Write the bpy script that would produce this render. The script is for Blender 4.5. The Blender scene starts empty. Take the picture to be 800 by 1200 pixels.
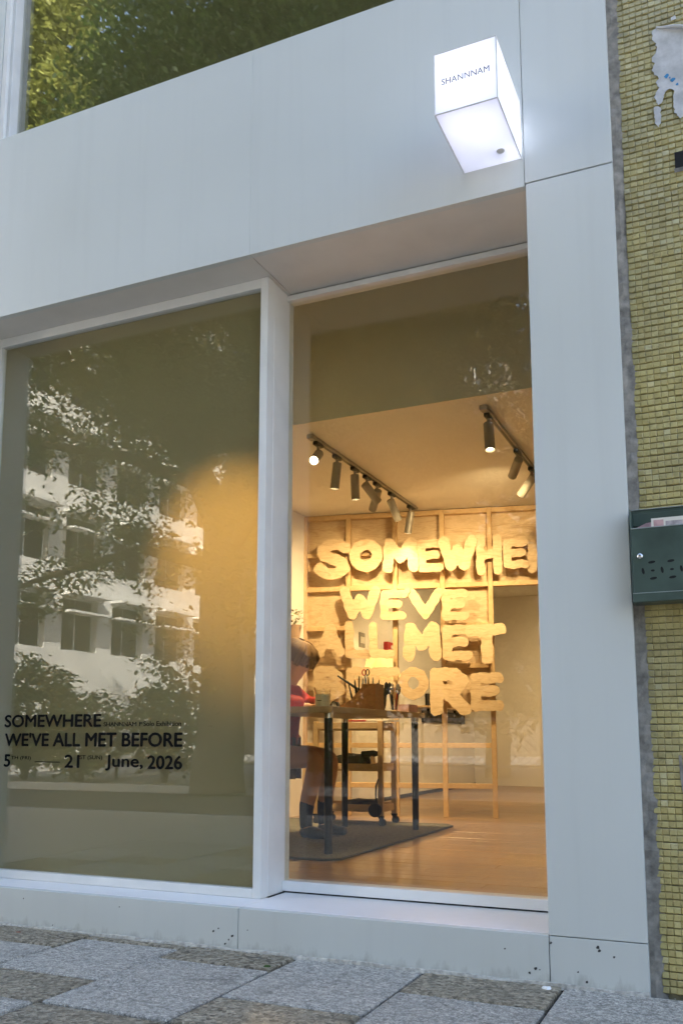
import bpy, bmesh, math, random
import numpy as np
from mathutils import Vector, Matrix

random.seed(7)
rng = np.random.default_rng(7)
R = math.radians
scene = bpy.context.scene
col = scene.collection

# ------------------------------------------------------------------ camera, sky, sun, exposure
cam_d = bpy.data.cameras.new("camera")
cam_d.sensor_fit = 'VERTICAL'
cam_d.sensor_height = 36.0
cam_d.lens = 31.504
cam_d.shift_y = 0.0956
cam_d.shift_x = -0.0034
cam_d.clip_start = 0.05
cam_d.clip_end = 2000
cam = bpy.data.objects.new("camera", cam_d)
col.objects.link(cam)
cam.location = (0, -3.0, 0.7788)
cam.rotation_euler = (R(90 + 8.1235), 0, R(24.026))
scene.camera = cam

SUN_EL, SUN_DIR = R(42), Vector((0.38, 0.925, 0))          # direction towards the sun, on the ground plan
world = bpy.data.worlds.new("World")
scene.world = world
world.use_nodes = True
wn = world.node_tree
wn.nodes.clear()
sky = wn.nodes.new('ShaderNodeTexSky')
sky.sky_type = 'NISHITA'
sky.sun_disc = False
sky.sun_elevation = SUN_EL
sky.sun_rotation = math.atan2(SUN_DIR.x, SUN_DIR.y)
sky.air_density = 1.0
sky.dust_density = 4.0
sky.ozone_density = 0.6
bg = wn.nodes.new('ShaderNodeBackground')
bg.inputs['Strength'].default_value = 0.15
wo = wn.nodes.new('ShaderNodeOutputWorld')
wn.links.new(sky.outputs[0], bg.inputs[0])
wn.links.new(bg.outputs[0], wo.inputs[0])

sun_d = bpy.data.lights.new("sun", 'SUN')
sun_d.energy = 5.0
sun_d.angle = R(0.5)
sun_d.color = (1.0, 0.95, 0.87)
sun = bpy.data.objects.new("sun", sun_d)
col.objects.link(sun)
to_sun = Vector((SUN_DIR.x * math.cos(SUN_EL), SUN_DIR.y * math.cos(SUN_EL), math.sin(SUN_EL)))
sun.rotation_euler = to_sun.to_track_quat('Z', 'Y').to_euler()
sun.location = (5, 12, 30)

vs = scene.view_settings
vs.view_transform = 'Standard'
vs.look = 'None'
vs.exposure = 2.78
vs.gamma = 1.0
vs.use_curve_mapping = False
scene.cycles.use_denoising = True
scene.cycles.max_bounces = 10
scene.cycles.diffuse_bounces = 5
scene.cycles.glossy_bounces = 4
scene.cycles.transmission_bounces = 6
scene.cycles.transparent_max_bounces = 12
scene.cycles.sample_clamp_indirect = 6
scene.cycles.caustics_reflective = False
scene.cycles.caustics_refractive = False


# ------------------------------------------------------------------ helpers: objects
def tag(o, label=None, cat=None, group=None, kind=None):
    if label: o['label'] = label
    if cat: o['category'] = cat
    if group: o['group'] = group
    if kind: o['kind'] = kind
    return o


def empty(name, loc=(0, 0, 0), rz=0.0):
    o = bpy.data.objects.new(name, None)
    o.empty_display_size = 0.1
    o.location = loc
    o.rotation_euler = (0, 0, rz)
    col.objects.link(o)
    return o


def local_matrix(o):
    return Matrix.LocRotScale(o.location, o.rotation_euler, o.scale)


def world_matrix(o):
    m = local_matrix(o)
    if o.parent:
        m = world_matrix(o.parent) @ o.matrix_parent_inverse @ m
    return m


def link(name, me, mat=None, parent=None, keep_world=True):
    o = bpy.data.objects.new(name, me)
    if mat is not None and len(me.materials) == 0:
        me.materials.append(mat)
    col.objects.link(o)
    if parent is not None:
        o.parent = parent
        if keep_world:
            o.matrix_parent_inverse = world_matrix(parent).inverted()
    return o


def put(o, parent, m):
    """mesh in its own coordinates, set down in the world by matrix m"""
    o.parent = parent
    o.matrix_parent_inverse = world_matrix(parent).inverted() @ m
    return o


class MB:
    """collects shapes, then becomes ONE mesh"""
    def __init__(self):
        self.bm = bmesh.new()

    def box(self, x0, x1, y0, y1, z0, z1, bev=0.0, seg=1, mat=None):
        b = bmesh.new()
        bmesh.ops.create_cube(b, size=1)
        bmesh.ops.scale(b, vec=(x1 - x0, y1 - y0, z1 - z0), verts=b.verts)
        bmesh.ops.translate(b, vec=((x0 + x1) / 2, (y0 + y1) / 2, (z0 + z1) / 2), verts=b.verts)
        if bev > 0:
            bmesh.ops.bevel(b, geom=list(b.edges), offset=bev, segments=seg, affect='EDGES', profile=0.5)
        if mat is not None:
            bmesh.ops.transform(b, matrix=mat, verts=b.verts)
        self._merge(b)
        return self

    def _merge(self, b):
        me = bpy.data.meshes.new('tmp')
        b.to_mesh(me)
        b.free()
        self.bm.from_mesh(me)
        bpy.data.meshes.remove(me)

    def cyl(self, p0, p1, r0, r1=None, n=12, caps=True):
        return self.tube([p0, p1], [r0, r0 if r1 is None else r1], n, caps)

    def tube(self, pts, radii, n=10, caps=True):
        pts = [Vector(p) for p in pts]
        rings = []
        prev = None
        for i, p in enumerate(pts):
            if i == 0: d = pts[1] - pts[0]
            elif i == len(pts) - 1: d = pts[-1] - pts[-2]
            else: d = pts[i + 1] - pts[i - 1]
            d.normalize()
            if prev is None:
                a = Vector((0, 0, 1)) if abs(d.z) < 0.9 else Vector((1, 0, 0))
                s = d.cross(a).normalized()
            else:
                s = (prev - d * prev.dot(d)).normalized()
            prev = s
            t = d.cross(s)
            rings.append([self.bm.verts.new(p + (s * math.cos(2 * math.pi * k / n) + t * math.sin(2 * math.pi * k / n)) * radii[i]) for k in range(n)])
        for a, b in zip(rings, rings[1:]):
            for k in range(n):
                self.bm.faces.new((a[k], a[(k + 1) % n], b[(k + 1) % n], b[k]))
        if caps:
            self.bm.faces.new(list(reversed(rings[0])))
            self.bm.faces.new(rings[-1])
        return self

    def lathe(self, prof, n=24, loc=(0, 0, 0)):
        loc = Vector(loc)
        rings = []
        for r, z in prof:
            if r < 1e-6:
                rings.append([self.bm.verts.new(loc + Vector((0, 0, z)))])
            else:
                rings.append([self.bm.verts.new(loc + Vector((r * math.cos(2 * math.pi * k / n), r * math.sin(2 * math.pi * k / n), z))) for k in range(n)])
        for a, b in zip(rings, rings[1:]):
            for k in range(n):
                k2 = (k + 1) % n
                if len(a) == 1 and len(b) == 1: continue
                if len(a) == 1: self.bm.faces.new((a[0], b[k], b[k2]))
                elif len(b) == 1: self.bm.faces.new((a[k], a[k2], b[0]))
                else: self.bm.faces.new((a[k], a[k2], b[k2], b[k]))
        return self

    def prism(self, pts, axis, a0, a1):
        """polygon pts (two coordinates) extruded along axis 'x','y','z'"""
        def co(p, a):
            return {'x': (a, p[0], p[1]), 'y': (p[0], a, p[1]), 'z': (p[0], p[1], a)}[axis]
        v0 = [self.bm.verts.new(co(p, a0)) for p in pts]
        v1 = [self.bm.verts.new(co(p, a1)) for p in pts]
        n = len(pts)
        self.bm.faces.new(v0); self.bm.faces.new(list(reversed(v1)))
        for k in range(n):
            self.bm.faces.new((v0[k], v1[k], v1[(k + 1) % n], v0[(k + 1) % n]))
        return self

    def mesh(self, name, smooth=False):
        bmesh.ops.recalc_face_normals(self.bm, faces=self.bm.faces)
        me = bpy.data.meshes.new(name)
        self.bm.to_mesh(me)
        self.bm.free()
        if smooth:
            for p in me.polygons: p.use_smooth = True
            try: me.set_sharp_from_angle(angle=R(40))
            except Exception: pass
        return me

    def build(self, name, mat, parent=None, smooth=False, keep_world=True):
        return link(name, self.mesh(name, smooth), mat, parent, keep_world)


def box(name, x0, x1, y0, y1, z0, z1, mat, parent=None, bev=0.0, seg=1):
    return MB().box(x0, x1, y0, y1, z0, z1, bev, seg).build(name, mat, parent)


# ------------------------------------------------------------------ helpers: materials
def new_mat(name):
    m = bpy.data.materials.new(name)
    m.use_nodes = True
    nt = m.node_tree
    bsdf = nt.nodes['Principled BSDF']
    return m, nt, bsdf


def N(nt, typ, **kw):
    n = nt.nodes.new(typ)
    for k, v in kw.items():
        if k in n.inputs: n.inputs[k].default_value = v
        else: setattr(n, k, v)
    return n


def ramp(nt, src, stops):
    r = nt.nodes.new('ShaderNodeValToRGB')
    e = r.color_ramp.elements
    while len(e) < len(stops): e.new(0.5)
    for el, (p, c) in zip(e, stops):
        el.position = p
        el.color = (*c, 1) if len(c) == 3 else c
    nt.links.new(src, r.inputs[0])
    return r.outputs[0]


def objcoord(nt, scale=(1, 1, 1), rot=(0, 0, 0)):
    tc = nt.nodes.new('ShaderNodeTexCoord')
    mp = nt.nodes.new('ShaderNodeMapping')
    mp.inputs['Scale'].default_value = scale
    mp.inputs['Rotation'].default_value = rot
    nt.links.new(tc.outputs['Object'], mp.inputs['Vector'])
    return mp.outputs[0]


def noise(nt, vec, scale, detail=4, rough=0.55, dist=0.0):
    n = N(nt, 'ShaderNodeTexNoise', Scale=scale, Detail=detail, Roughness=rough, Distortion=dist)
    nt.links.new(vec, n.inputs['Vector'])
    return n.outputs['Fac']


def mixc(nt, fac, a, b, blend='MIX'):
    m = nt.nodes.new('ShaderNodeMix')
    m.data_type = 'RGBA'
    m.blend_type = blend
    for sock, v in ((m.inputs[0], fac), (m.inputs[6], a), (m.inputs[7], b)):
        if isinstance(v, (int, float)): sock.default_value = v
        elif isinstance(v, tuple): sock.default_value = (*v, 1)
        else: nt.links.new(v, sock)
    return m.outputs[2]


def bump(nt, bsdf, h, strength=0.2, dist=0.01):
    b = N(nt, 'ShaderNodeBump', Strength=strength, Distance=dist)
    nt.links.new(h, b.inputs['Height'])
    nt.links.new(b.outputs[0], bsdf.inputs['Normal'])


def plain(name, color, rough=0.5, metal=0.0, var=0.12, scale=20, bmp=0.0, spec=0.5):
    m, nt, b = new_mat(name)
    v = objcoord(nt)
    f = noise(nt, v, scale, 5)
    dark = tuple(c * (1 - var) for c in color)
    lite = tuple(min(1, c * (1 + var)) for c in color)
    nt.links.new(ramp(nt, f, [(0.3, dark), (0.7, lite)]), b.inputs['Base Color'])
    b.inputs['Roughness'].default_value = rough
    b.inputs['Metallic'].default_value = metal
    b.inputs['Specular IOR Level'].default_value = spec
    if bmp: bump(nt, b, f, bmp, 0.004)
    return m


def panel_paint(name, color, rough=0.38, chips=False):
    m, nt, b = new_mat(name)
    v = objcoord(nt)
    cloud = noise(nt, v, 1.3, 3, 0.5)
    c = ramp(nt, cloud, [(0.3, tuple(x * 0.95 for x in color)), (0.7, color)])
    # rain streaks, stretched upright
    vs_ = objcoord(nt, (14, 14, 0.7))
    st = noise(nt, vs_, 1.0, 4, 0.6)
    sm = ramp(nt, st, [(0.5, (0, 0, 0)), (0.8, (0.22, 0.22, 0.22))])
    c = mixc(nt, sm, c, tuple(x * 0.80 for x in color))
    fine = noise(nt, v, 90, 3)
    fm = ramp(nt, fine, [(0.66, (0, 0, 0)), (0.8, (0.15, 0.15, 0.15))])
    c = mixc(nt, fm, c, tuple(x * 0.6 for x in color))
    if chips:
        ch = noise(nt, objcoord(nt, (1, 1, 1.6)), 34, 6, 0.7)
        cm = ramp(nt, ch, [(0.725, (0, 0, 0)), (0.745, (0.9, 0.9, 0.9))])
        c = mixc(nt, cm, c, (0.10, 0.10, 0.10))
        gz = N(nt, 'ShaderNodeSeparateXYZ')
        nt.links.new(objcoord(nt), gz.inputs[0])
        dn = noise(nt, objcoord(nt, (6, 6, 2)), 3, 5, 0.7)
        ad = N(nt, 'ShaderNodeMath', operation='ADD')
        mz = N(nt, 'ShaderNodeMath', operation='MULTIPLY')
        mz.inputs[1].default_value = -5.5
        nt.links.new(gz.outputs[2], mz.inputs[0])
        nt.links.new(mz.outputs[0], ad.inputs[0]); nt.links.new(dn, ad.inputs[1])
        dm = ramp(nt, ad.outputs[0], [(0.35, (0, 0, 0)), (0.62, (0.6, 0.6, 0.6))])
        c = mixc(nt, dm, c, (0.25, 0.24, 0.21))
    nt.links.new(c, b.inputs['Base Color'])
    rr = ramp(nt, cloud, [(0.3, (rough - 0.06,) * 3), (0.7, (rough + 0.1,) * 3)])
    nt.links.new(rr, b.inputs['Roughness'])
    bump(nt, b, noise(nt, v, 2.2, 2, 0.4), 0.06, 0.03)
    return m


def wood(name, c0, c1, scale=(1, 1, 1), rough=0.45, ring=9, spec=0.4, coat=0.0):
    m, nt, b = new_mat(name)
    v = objcoord(nt, scale)
    inf = nt.nodes.new('ShaderNodeObjectInfo')
    add = N(nt, 'ShaderNodeVectorMath', operation='ADD')
    mul = N(nt, 'ShaderNodeVectorMath', operation='SCALE')
    mul.inputs['Scale'].default_value = 37.0
    cmb = nt.nodes.new('ShaderNodeCombineXYZ')
    for i in range(3): nt.links.new(inf.outputs['Random'], cmb.inputs[i])
    nt.links.new(cmb.outputs[0], mul.inputs[0])
    nt.links.new(v, add.inputs[0]); nt.links.new(mul.outputs[0], add.inputs[1])
    big = noise(nt, add.outputs[0], ring, 4, 0.6, 1.4)
    fine = noise(nt, add.outputs[0], ring * 7, 5, 0.7)
    c = ramp(nt, big, [(0.25, c0), (0.5, c1), (0.75, tuple((a * .6 + d * .4) for a, d in zip(c0, c1)))])
    c = mixc(nt, ramp(nt, fine, [(0.45, (0, 0, 0)), (0.8, (0.35,) * 3)]), c, tuple(x * 0.7 for x in c0))
    rv = ramp(nt, inf.outputs['Random'], [(0, (0.86,) * 3), (1, (1.0,) * 3)])
    c = mixc(nt, 1.0, c, rv, 'MULTIPLY')
    nt.links.new(c, b.inputs['Base Color'])
    b.inputs['Roughness'].default_value = rough
    b.inputs['Specular IOR Level'].default_value = spec
    b.inputs['Coat Weight'].default_value = coat
    bump(nt, b, fine, 0.08, 0.003)
    return m


def glass_mat(name, ior=1.55, tint=(0.93, 0.94, 0.90), wobble=0.0):
    """thin architectural glass: mirror by Fresnel, the rest passes straight through"""
    m = bpy.data.materials.new(name)
    m.use_nodes = True
    nt = m.node_tree
    nt.nodes.clear()
    out = nt.nodes.new('ShaderNodeOutputMaterial')
    mix = nt.nodes.new('ShaderNodeMixShader')
    tr = nt.nodes.new('ShaderNodeBsdfTransparent')
    tr.inputs[0].default_value = (*tint, 1)
    gl = nt.nodes.new('ShaderNodeBsdfGlossy')
    gl.inputs['Roughness'].default_value = 0.0
    gl.inputs[0].default_value = (1, 1, 1, 1)
    fr = nt.nodes.new('ShaderNodeFresnel')
    geo = nt.nodes.new('ShaderNodeNewGeometry')
    mr = nt.nodes.new('ShaderNodeMapRange')
    mr.inputs['To Min'].default_value = ior
    mr.inputs['To Max'].default_value = 1 / ior
    nt.links.new(geo.outputs['Backfacing'], mr.inputs['Value'])
    nt.links.new(mr.outputs[0], fr.inputs['IOR'])
    if wobble:
        b = N(nt, 'ShaderNodeBump', Strength=wobble, Distance=0.02)
        nt.links.new(noise(nt, objcoord(nt), 1.6, 2, 0.4), b.inputs['Height'])
        nt.links.new(b.outputs[0], gl.inputs['Normal'])
    nt.links.new(fr.outputs[0], mix.inputs[0])
    nt.links.new(tr.outputs[0], mix.inputs[1])
    nt.links.new(gl.outputs[0], mix.inputs[2])
    nt.links.new(mix.outputs[0], out.inputs[0])
    return m


def film_mat(name, dif, trn):
    m = bpy.data.materials.new(name)
    m.use_nodes = True
    nt = m.node_tree
    nt.nodes.clear()
    out = nt.nodes.new('ShaderNodeOutputMaterial')
    add = nt.nodes.new('ShaderNodeAddShader')
    d = nt.nodes.new('ShaderNodeBsdfDiffuse')
    f = noise(nt, objcoord(nt), 1.2, 3, 0.5)
    nt.links.new(ramp(nt, f, [(0.3, tuple(x * .93 for x in dif)), (0.7, dif)]), d.inputs[0])
    t = nt.nodes.new('ShaderNodeBsdfTranslucent')
    t.inputs[0].default_value = (*trn, 1)
    nt.links.new(d.outputs[0], add.inputs[0])
    nt.links.new(t.outputs[0], add.inputs[1])
    nt.links.new(add.outputs[0], out.inputs[0])
    return m


def emit_mat(name, color, strength):
    m, nt, b = new_mat(name)
    b.inputs['Base Color'].default_value = (*color, 1)
    b.inputs['Emission Color'].default_value = (*color, 1)
    b.inputs['Emission Strength'].default_value = strength
    return m


def leaf_mat(name, dark, lite):
    m = bpy.data.materials.new(name)
    m.use_nodes = True
    nt = m.node_tree
    b = nt.nodes['Principled BSDF']
    out = nt.nodes['Material Output']
    geo = nt.nodes.new('ShaderNodeNewGeometry')
    c = ramp(nt, geo.outputs['Random Per Island'], [(0, dark), (0.6, tuple((x + y) / 2 for x, y in zip(dark, lite))), (1, lite)])
    nt.links.new(c, b.inputs['Base Color'])
    b.inputs['Roughness'].default_value = 0.42
    t = nt.nodes.new('ShaderNodeBsdfTranslucent')
    nt.links.new(c, t.inputs[0])
    mx = nt.nodes.new('ShaderNodeMixShader')
    mx.inputs[0].default_value = 0.3
    nt.links.new(b.outputs[0], mx.inputs[1])
    nt.links.new(t.outputs[0], mx.inputs[2])
    nt.links.new(mx.outputs[0], out.inputs[0])
    return m


def slab_mat(name, stops, speck, vor, bmp, rough=0.8, patch=(0.5, 0.5, 0.47)):
    m, nt, b = new_mat(name)
    tc = nt.nodes.new('ShaderNodeNewGeometry')
    pos = tc.outputs['Position']
    vo = N(nt, 'ShaderNodeTexVoronoi', Scale=vor)
    nt.links.new(pos, vo.inputs['Vector'])
    sp = nt.nodes.new('ShaderNodeSeparateColor')
    nt.links.new(vo.outputs['Color'], sp.inputs[0])
    c = ramp(nt, sp.outputs[0], stops)
    big = noise(nt, pos, 3.2, 5, 0.65)
    c = mixc(nt, ramp(nt, big, [(0.35, (0, 0, 0)), (0.7, (0.75,) * 3)]), c, patch)
    fine = noise(nt, pos, 210, 3, 0.7)
    c = mixc(nt, ramp(nt, fine, [(0.42, (speck,) * 3), (0.62, (0, 0, 0))]), c, (0.05, 0.05, 0.045))
    inf = nt.nodes.new('ShaderNodeObjectInfo')
    rv = ramp(nt, inf.outputs['Random'], [(0, (1.06, 1.03, .96)), (1, (1.24, 1.20, 1.12))])
    c = mixc(nt, 1.0, c, rv, 'MULTIPLY')
    mid = noise(nt, pos, 38, 5, 0.75)
    c = mixc(nt, 1.0, c, ramp(nt, mid, [(0.32, (.62, .61, .59)), (0.5, (1.0, 1.0, .99)), (0.68, (1.3, 1.3, 1.28))]), 'MULTIPLY')
    stain = noise(nt, pos, 7, 6, 0.7, 0.6)
    c = mixc(nt, ramp(nt, stain, [(0.55, (0, 0, 0)), (0.75, (0.6,) * 3)]), c, (0.085, 0.08, 0.06))
    nt.links.new(c, b.inputs['Base Color'])
    b.inputs['Roughness'].default_value = rough
    h = N(nt, 'ShaderNodeMath', operation='ADD')
    nt.links.new(vo.outputs['Distance'], h.inputs[0]); nt.links.new(fine, h.inputs[1])
    bump(nt, b, h.outputs[0], bmp, 0.034)
    return m


M = {}
M['panel'] = panel_paint('painted_panel', (0.60, 0.622, 0.60))
M['panel_low'] = panel_paint('painted_base_panel', (0.575, 0.595, 0.57), 0.45, chips=True)
M['ledge'] = panel_paint('sky_bright_ledge', (0.86, 0.86, 0.85), 0.3)  # whiter than the panels: sky light on the ledge put into the paint
M['frame'] = plain('white_frame_paint', (0.70, 0.70, 0.68), 0.42, 0, 0.06, 6)
M['soffit'] = plain('soffit_paint', (0.66, 0.63, 0.58), 0.6, 0, 0.06, 4)
M['gap'] = plain('dark_sealant', (0.03, 0.03, 0.03), 0.7)
M['glass'] = glass_mat('window_glass', 1.62, (0.93, 0.93, 0.87))
M['doorglass'] = glass_mat('door_glass', 1.58, (0.95, 0.95, 0.90))
M['upglass'] = glass_mat('coated_upper_glass', 2.25, (0.85, 0.85, 0.78))
M['film'] = film_mat('frosted_film', (0.272, 0.256, 0.172), (0.24, 0.20, 0.12))
M['filmup'] = film_mat('dark_film', (0.27, 0.255, 0.155), (0.05, 0.05, 0.04))
M['vinyl'] = plain('black_vinyl', (0.004, 0.004, 0.004), 0.8, spec=0.1)
M['greyvinyl'] = plain('grey_vinyl', (0.045, 0.042, 0.03), 0.8, spec=0.1)
M['render_wall'] = plain('cement_render', (0.34, 0.34, 0.32), 0.85, 0, 0.2, 8, 0.3)
M['white_wall'] = plain('white_emulsion', (0.78, 0.76, 0.71), 0.75, 0, 0.03, 3)
M['bulkhead'] = plain('bulkhead_emulsion', (0.74, 0.73, 0.58), 0.75, 0, 0.03, 3)
M['ply'] = wood('birch_plywood', (0.50, 0.345, 0.185), (0.74, 0.58, 0.38), (1.2, 1.2, 7), 0.55, 3.4)
M['pine'] = wood('pine_stud', (0.58, 0.38, 0.18), (0.72, 0.52, 0.29), (2, 2, 2), 0.5, 4)
M['plank'] = wood('floor_board', (0.27, 0.155, 0.075), (0.38, 0.235, 0.12), (1.2, 9, 1), 0.28, 2.2, 0.5, 0.2)
M['board'] = wood('table_board', (0.27, 0.20, 0.12), (0.35, 0.265, 0.16), (2, 1, 1), 0.4, 4)
M['cart'] = wood('cart_wood', (0.42, 0.29, 0.15), (0.54, 0.39, 0.22), (1, 1, 1), 0.5, 6)
M['darkwood'] = wood('organiser_wood', (0.24, 0.12, 0.045), (0.34, 0.18, 0.08), (1, 1, 3), 0.5, 8)
M['blackmetal'] = plain('black_steel', (0.018, 0.018, 0.02), 0.45, 0.4)
M['rug'] = plain('woven_rug', (0.15, 0.145, 0.11), 0.95, 0, 0.45, 60, 0.8)
M['rugedge'] = plain('rug_binding', (0.07, 0.075, 0.06), 0.95)
M['lampgrey'] = plain('lamp_metal', (0.33, 0.31, 0.27), 0.4, 0.3, 0.05)
M['lampblack'] = plain('track_black', (0.02, 0.02, 0.02), 0.4, 0.2)
M['lens'] = emit_mat('lit_lens', (1.0, 0.80, 0.50), 3.5)
M['rubber'] = plain('black_rubber', (0.015, 0.015, 0.015), 0.6)
M['wax'] = plain('candle_wax', (0.55, 0.60, 0.56), 0.5, 0, 0.05)
M['paper'] = plain('paper', (0.72, 0.70, 0.64), 0.8, 0, 0.04)
M['pinkpaper'] = plain('pink_print', (0.52, 0.33, 0.34), 0.7, 0, 0.2, 40)
M['clear'] = glass_mat('jar_glass', 1.45, (0.95, 0.95, 0.93))
M['red'] = plain('red_plastic', (0.42, 0.02, 0.02), 0.4)
M['pot'] = plain('terracotta_pot', (0.45, 0.30, 0.17), 0.8)
M['green_metal'] = plain('green_enamel', (0.058, 0.088, 0.074), 0.38, 0.15, 0.25, 9)
M['worn_edge'] = plain('worn_green_edge', (0.34, 0.38, 0.36), 0.5, 0.2)
M['steel'] = plain('bright_steel', (0.55, 0.55, 0.54), 0.25, 0.9, 0.05)
M['black'] = plain('flat_black', (0.006, 0.006, 0.006), 0.9)
M['skin'] = plain('skin', (0.40, 0.215, 0.13), 0.55, 0, 0.06, 8)
M['shirt'] = plain('red_knit', (0.24, 0.009, 0.009), 0.85, 0, 0.2, 30, 0.3)
M['shorts'] = plain('brown_shorts', (0.10, 0.055, 0.035), 0.9, 0, 0.2, 30)
M['sock'] = plain('navy_sock', (0.015, 0.024, 0.05), 0.9, 0, 0.2, 50, 0.3)
M['shoe'] = plain('black_shoe', (0.012, 0.012, 0.014), 0.45)
M['hair'] = wood('brown_hair', (0.055, 0.030, 0.014), (0.24, 0.15, 0.075), (22, 22, 3), 0.6, 5, 0.3)
M['grout'] = plain('tile_grout', (0.19, 0.17, 0.105), 0.95, 0, 0.4, 40, 0.5)
M['cement'] = plain('rough_cement', (0.21, 0.195, 0.17), 0.95, 0, 0.45, 28, 1.0)
M['poster'] = plain('torn_poster_paper', (0.50, 0.50, 0.50), 0.85, 0, 0.22, 22, 0.9)
M['blueink'] = plain('blue_print_fleck', (0.04, 0.22, 0.45), 0.7)
M['asphalt'] = plain('asphalt', (0.05, 0.05, 0.052), 0.9, 0, 0.3, 40, 0.4)
M['paving'] = plain('far_paving', (0.20, 0.195, 0.185), 0.9, 0, 0.2, 6, 0.3)
M['kerb'] = plain('kerb_granite', (0.30, 0.30, 0.29), 0.85, 0, 0.2, 30)
M['joint'] = plain('joint_sand', (0.02, 0.019, 0.016), 0.95, 0, 0.3, 60, 0.6)
M['mortar'] = plain('mortar_crust', (0.40, 0.38, 0.33), 0.95, 0, 0.35, 60, 0.8)
M['white_render'] = plain('white_render', (0.56, 0.55, 0.52), 0.85, 0, 0.12, 0.6)
M['brown_render'] = plain('brown_render', (0.12, 0.105, 0.085), 0.9, 0, 0.15, 0.8)
M['bldgpane'] = plain('dark_pane', (0.03, 0.035, 0.04), 0.12, 0, 0.2, 3)
M['bark'] = plain('bark', (0.085, 0.070, 0.052), 0.95, 0, 0.4, 9, 0.8)
M['leaf'] = leaf_mat('broad_leaf', (0.030, 0.058, 0.014), (0.085, 0.135, 0.030))
M['leaf2'] = leaf_mat('light_leaf', (0.15, 0.165, 0.04), (0.36, 0.38, 0.11))
M['fence'] = plain('fence_steel', (0.16, 0.17, 0.17), 0.5, 0.5)
M['slab_grey'] = slab_mat('granite_slab', [(0.0, (0.26, 0.255, 0.24)), (0.45, (0.48, 0.47, 0.445)), (1.0, (0.74, 0.72, 0.69))], 0.5, 140, 0.6, 0.8, (0.54, 0.53, 0.505))
M['slab_pebble'] = slab_mat('pebble_slab', [(0.0, (0.17, 0.14, 0.095)), (0.4, (0.52, 0.455, 0.345)), (0.75, (0.70, 0.62, 0.49)), (1.0, (0.84, 0.79, 0.67))], 0.3, 80, 1.0, 0.85, (0.54, 0.48, 0.38))
M['leaf_dry'] = plain('dry_leaf', (0.25, 0.08, 0.035), 0.8)
M['moss'] = plain('moss', (0.05, 0.09, 0.02), 0.95)


def tile_mat():
    m, nt, b = new_mat('glazed_mosaic')
    geo = nt.nodes.new('ShaderNodeNewGeometry')
    c = ramp(nt, geo.outputs['Random Per Island'], [(0, (0.39, 0.325, 0.13)), (0.5, (0.44, 0.375, 0.155)), (0.95, (0.48, 0.415, 0.18)), (1, (0.52, 0.47, 0.26))])
    pos = geo.outputs['Position']
    big = noise(nt, pos, 2.2, 5, 0.65)
    c = mixc(nt, ramp(nt, big, [(0.42, (0, 0, 0)), (0.72, (0.55,) * 3)]), c, (0.17, 0.165, 0.115))
    fine = noise(nt, pos, 55, 5, 0.7)
    c = mixc(nt, ramp(nt, fine, [(0.5, (0, 0, 0)), (0.75, (0.5,) * 3)]), c, (0.12, 0.11, 0.06))
    nt.links.new(c, b.inputs['Base Color'])
    b.inputs['Roughness'].default_value = 0.26
    bump(nt, b, fine, 0.05, 0.002)
    return m


M['tile'] = tile_mat()


# ------------------------------------------------------------------ text
def text_mesh(body, w, h, bold=0.0, extrude=0.0008, spacing=1.0):
    """flat lettering standing in the XZ plane, lower-left at the origin, readable from -Y"""
    cu = bpy.data.curves.new('txt', 'FONT')
    cu.body = body
    cu.size = 1.0
    cu.space_character = spacing
    cu.resolution_u = 4
    o = bpy.data.objects.new('txt', cu)
    col.objects.link(o)
    dg = bpy.context.evaluated_depsgraph_get()
    me = bpy.data.meshes.new_from_object(o.evaluated_get(dg))
    bpy.data.objects.remove(o)
    bpy.data.curves.remove(cu)
    bm = bmesh.new()
    bm.from_mesh(me)
    xs = [v.co.x for v in bm.verts]; ys = [v.co.y for v in bm.verts]
    if w is None:
        bm.free()
        return me
    sx = w / (max(xs) - min(xs)); sy = h / (max(ys) - min(ys)) if h else sx
    x0, y0 = min(xs), min(ys)
    for v in bm.verts:
        v.co = Vector(((v.co.x - x0) * sx, 0, (v.co.y - y0) * sy))
    if bold:                                   # heavier weight: the outline laid down several times, side by side
        base = list(bm.verts) + list(bm.edges) + list(bm.faces)
        for k, (ox, oz) in enumerate(((1, 0), (-1, 0), (0, .7), (0, -.7))):
            d_ = bmesh.ops.duplicate(bm, geom=base)
            for q in d_['geom']:
                if isinstance(q, bmesh.types.BMVert): q.co += Vector((ox * bold * sy, -.00003 * (k + 1), oz * bold * sy))
    bmesh.ops.recalc_face_normals(bm, faces=bm.faces)
    bm.to_mesh(me)
    bm.free()
    me.materials.clear()
    return me


# ------------------------------------------------------------------ street: ground, road, pavement
def sheet(name, x0, x1, y0, y1, z, mat, parent=None):
    me = bpy.data.meshes.new(name)
    me.from_pydata([(x0, y0, z), (x1, y0, z), (x1, y1, z), (x0, y1, z)], [], [(0, 1, 2, 3)])
    return link(name, me, mat, parent)


tag(sheet('ground', -300, 300, -300, 300, -0.20, M['paving']), kind='structure')
tag(sheet('road', -200, 200, -9.2, -4.62, -0.13, M['asphalt']), kind='structure')
tag(box('far_pavement', -120, 120, -34, -9.35, -0.19, -0.012, M['paving']), kind='structure')
for k, (ya, yb) in enumerate(((-4.62, -4.47), (-9.35, -9.2))):
    tag(box('kerb', -60, 60, ya, yb, -0.19, -0.002, M['kerb'], bev=0.01), kind='structure')

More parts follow.
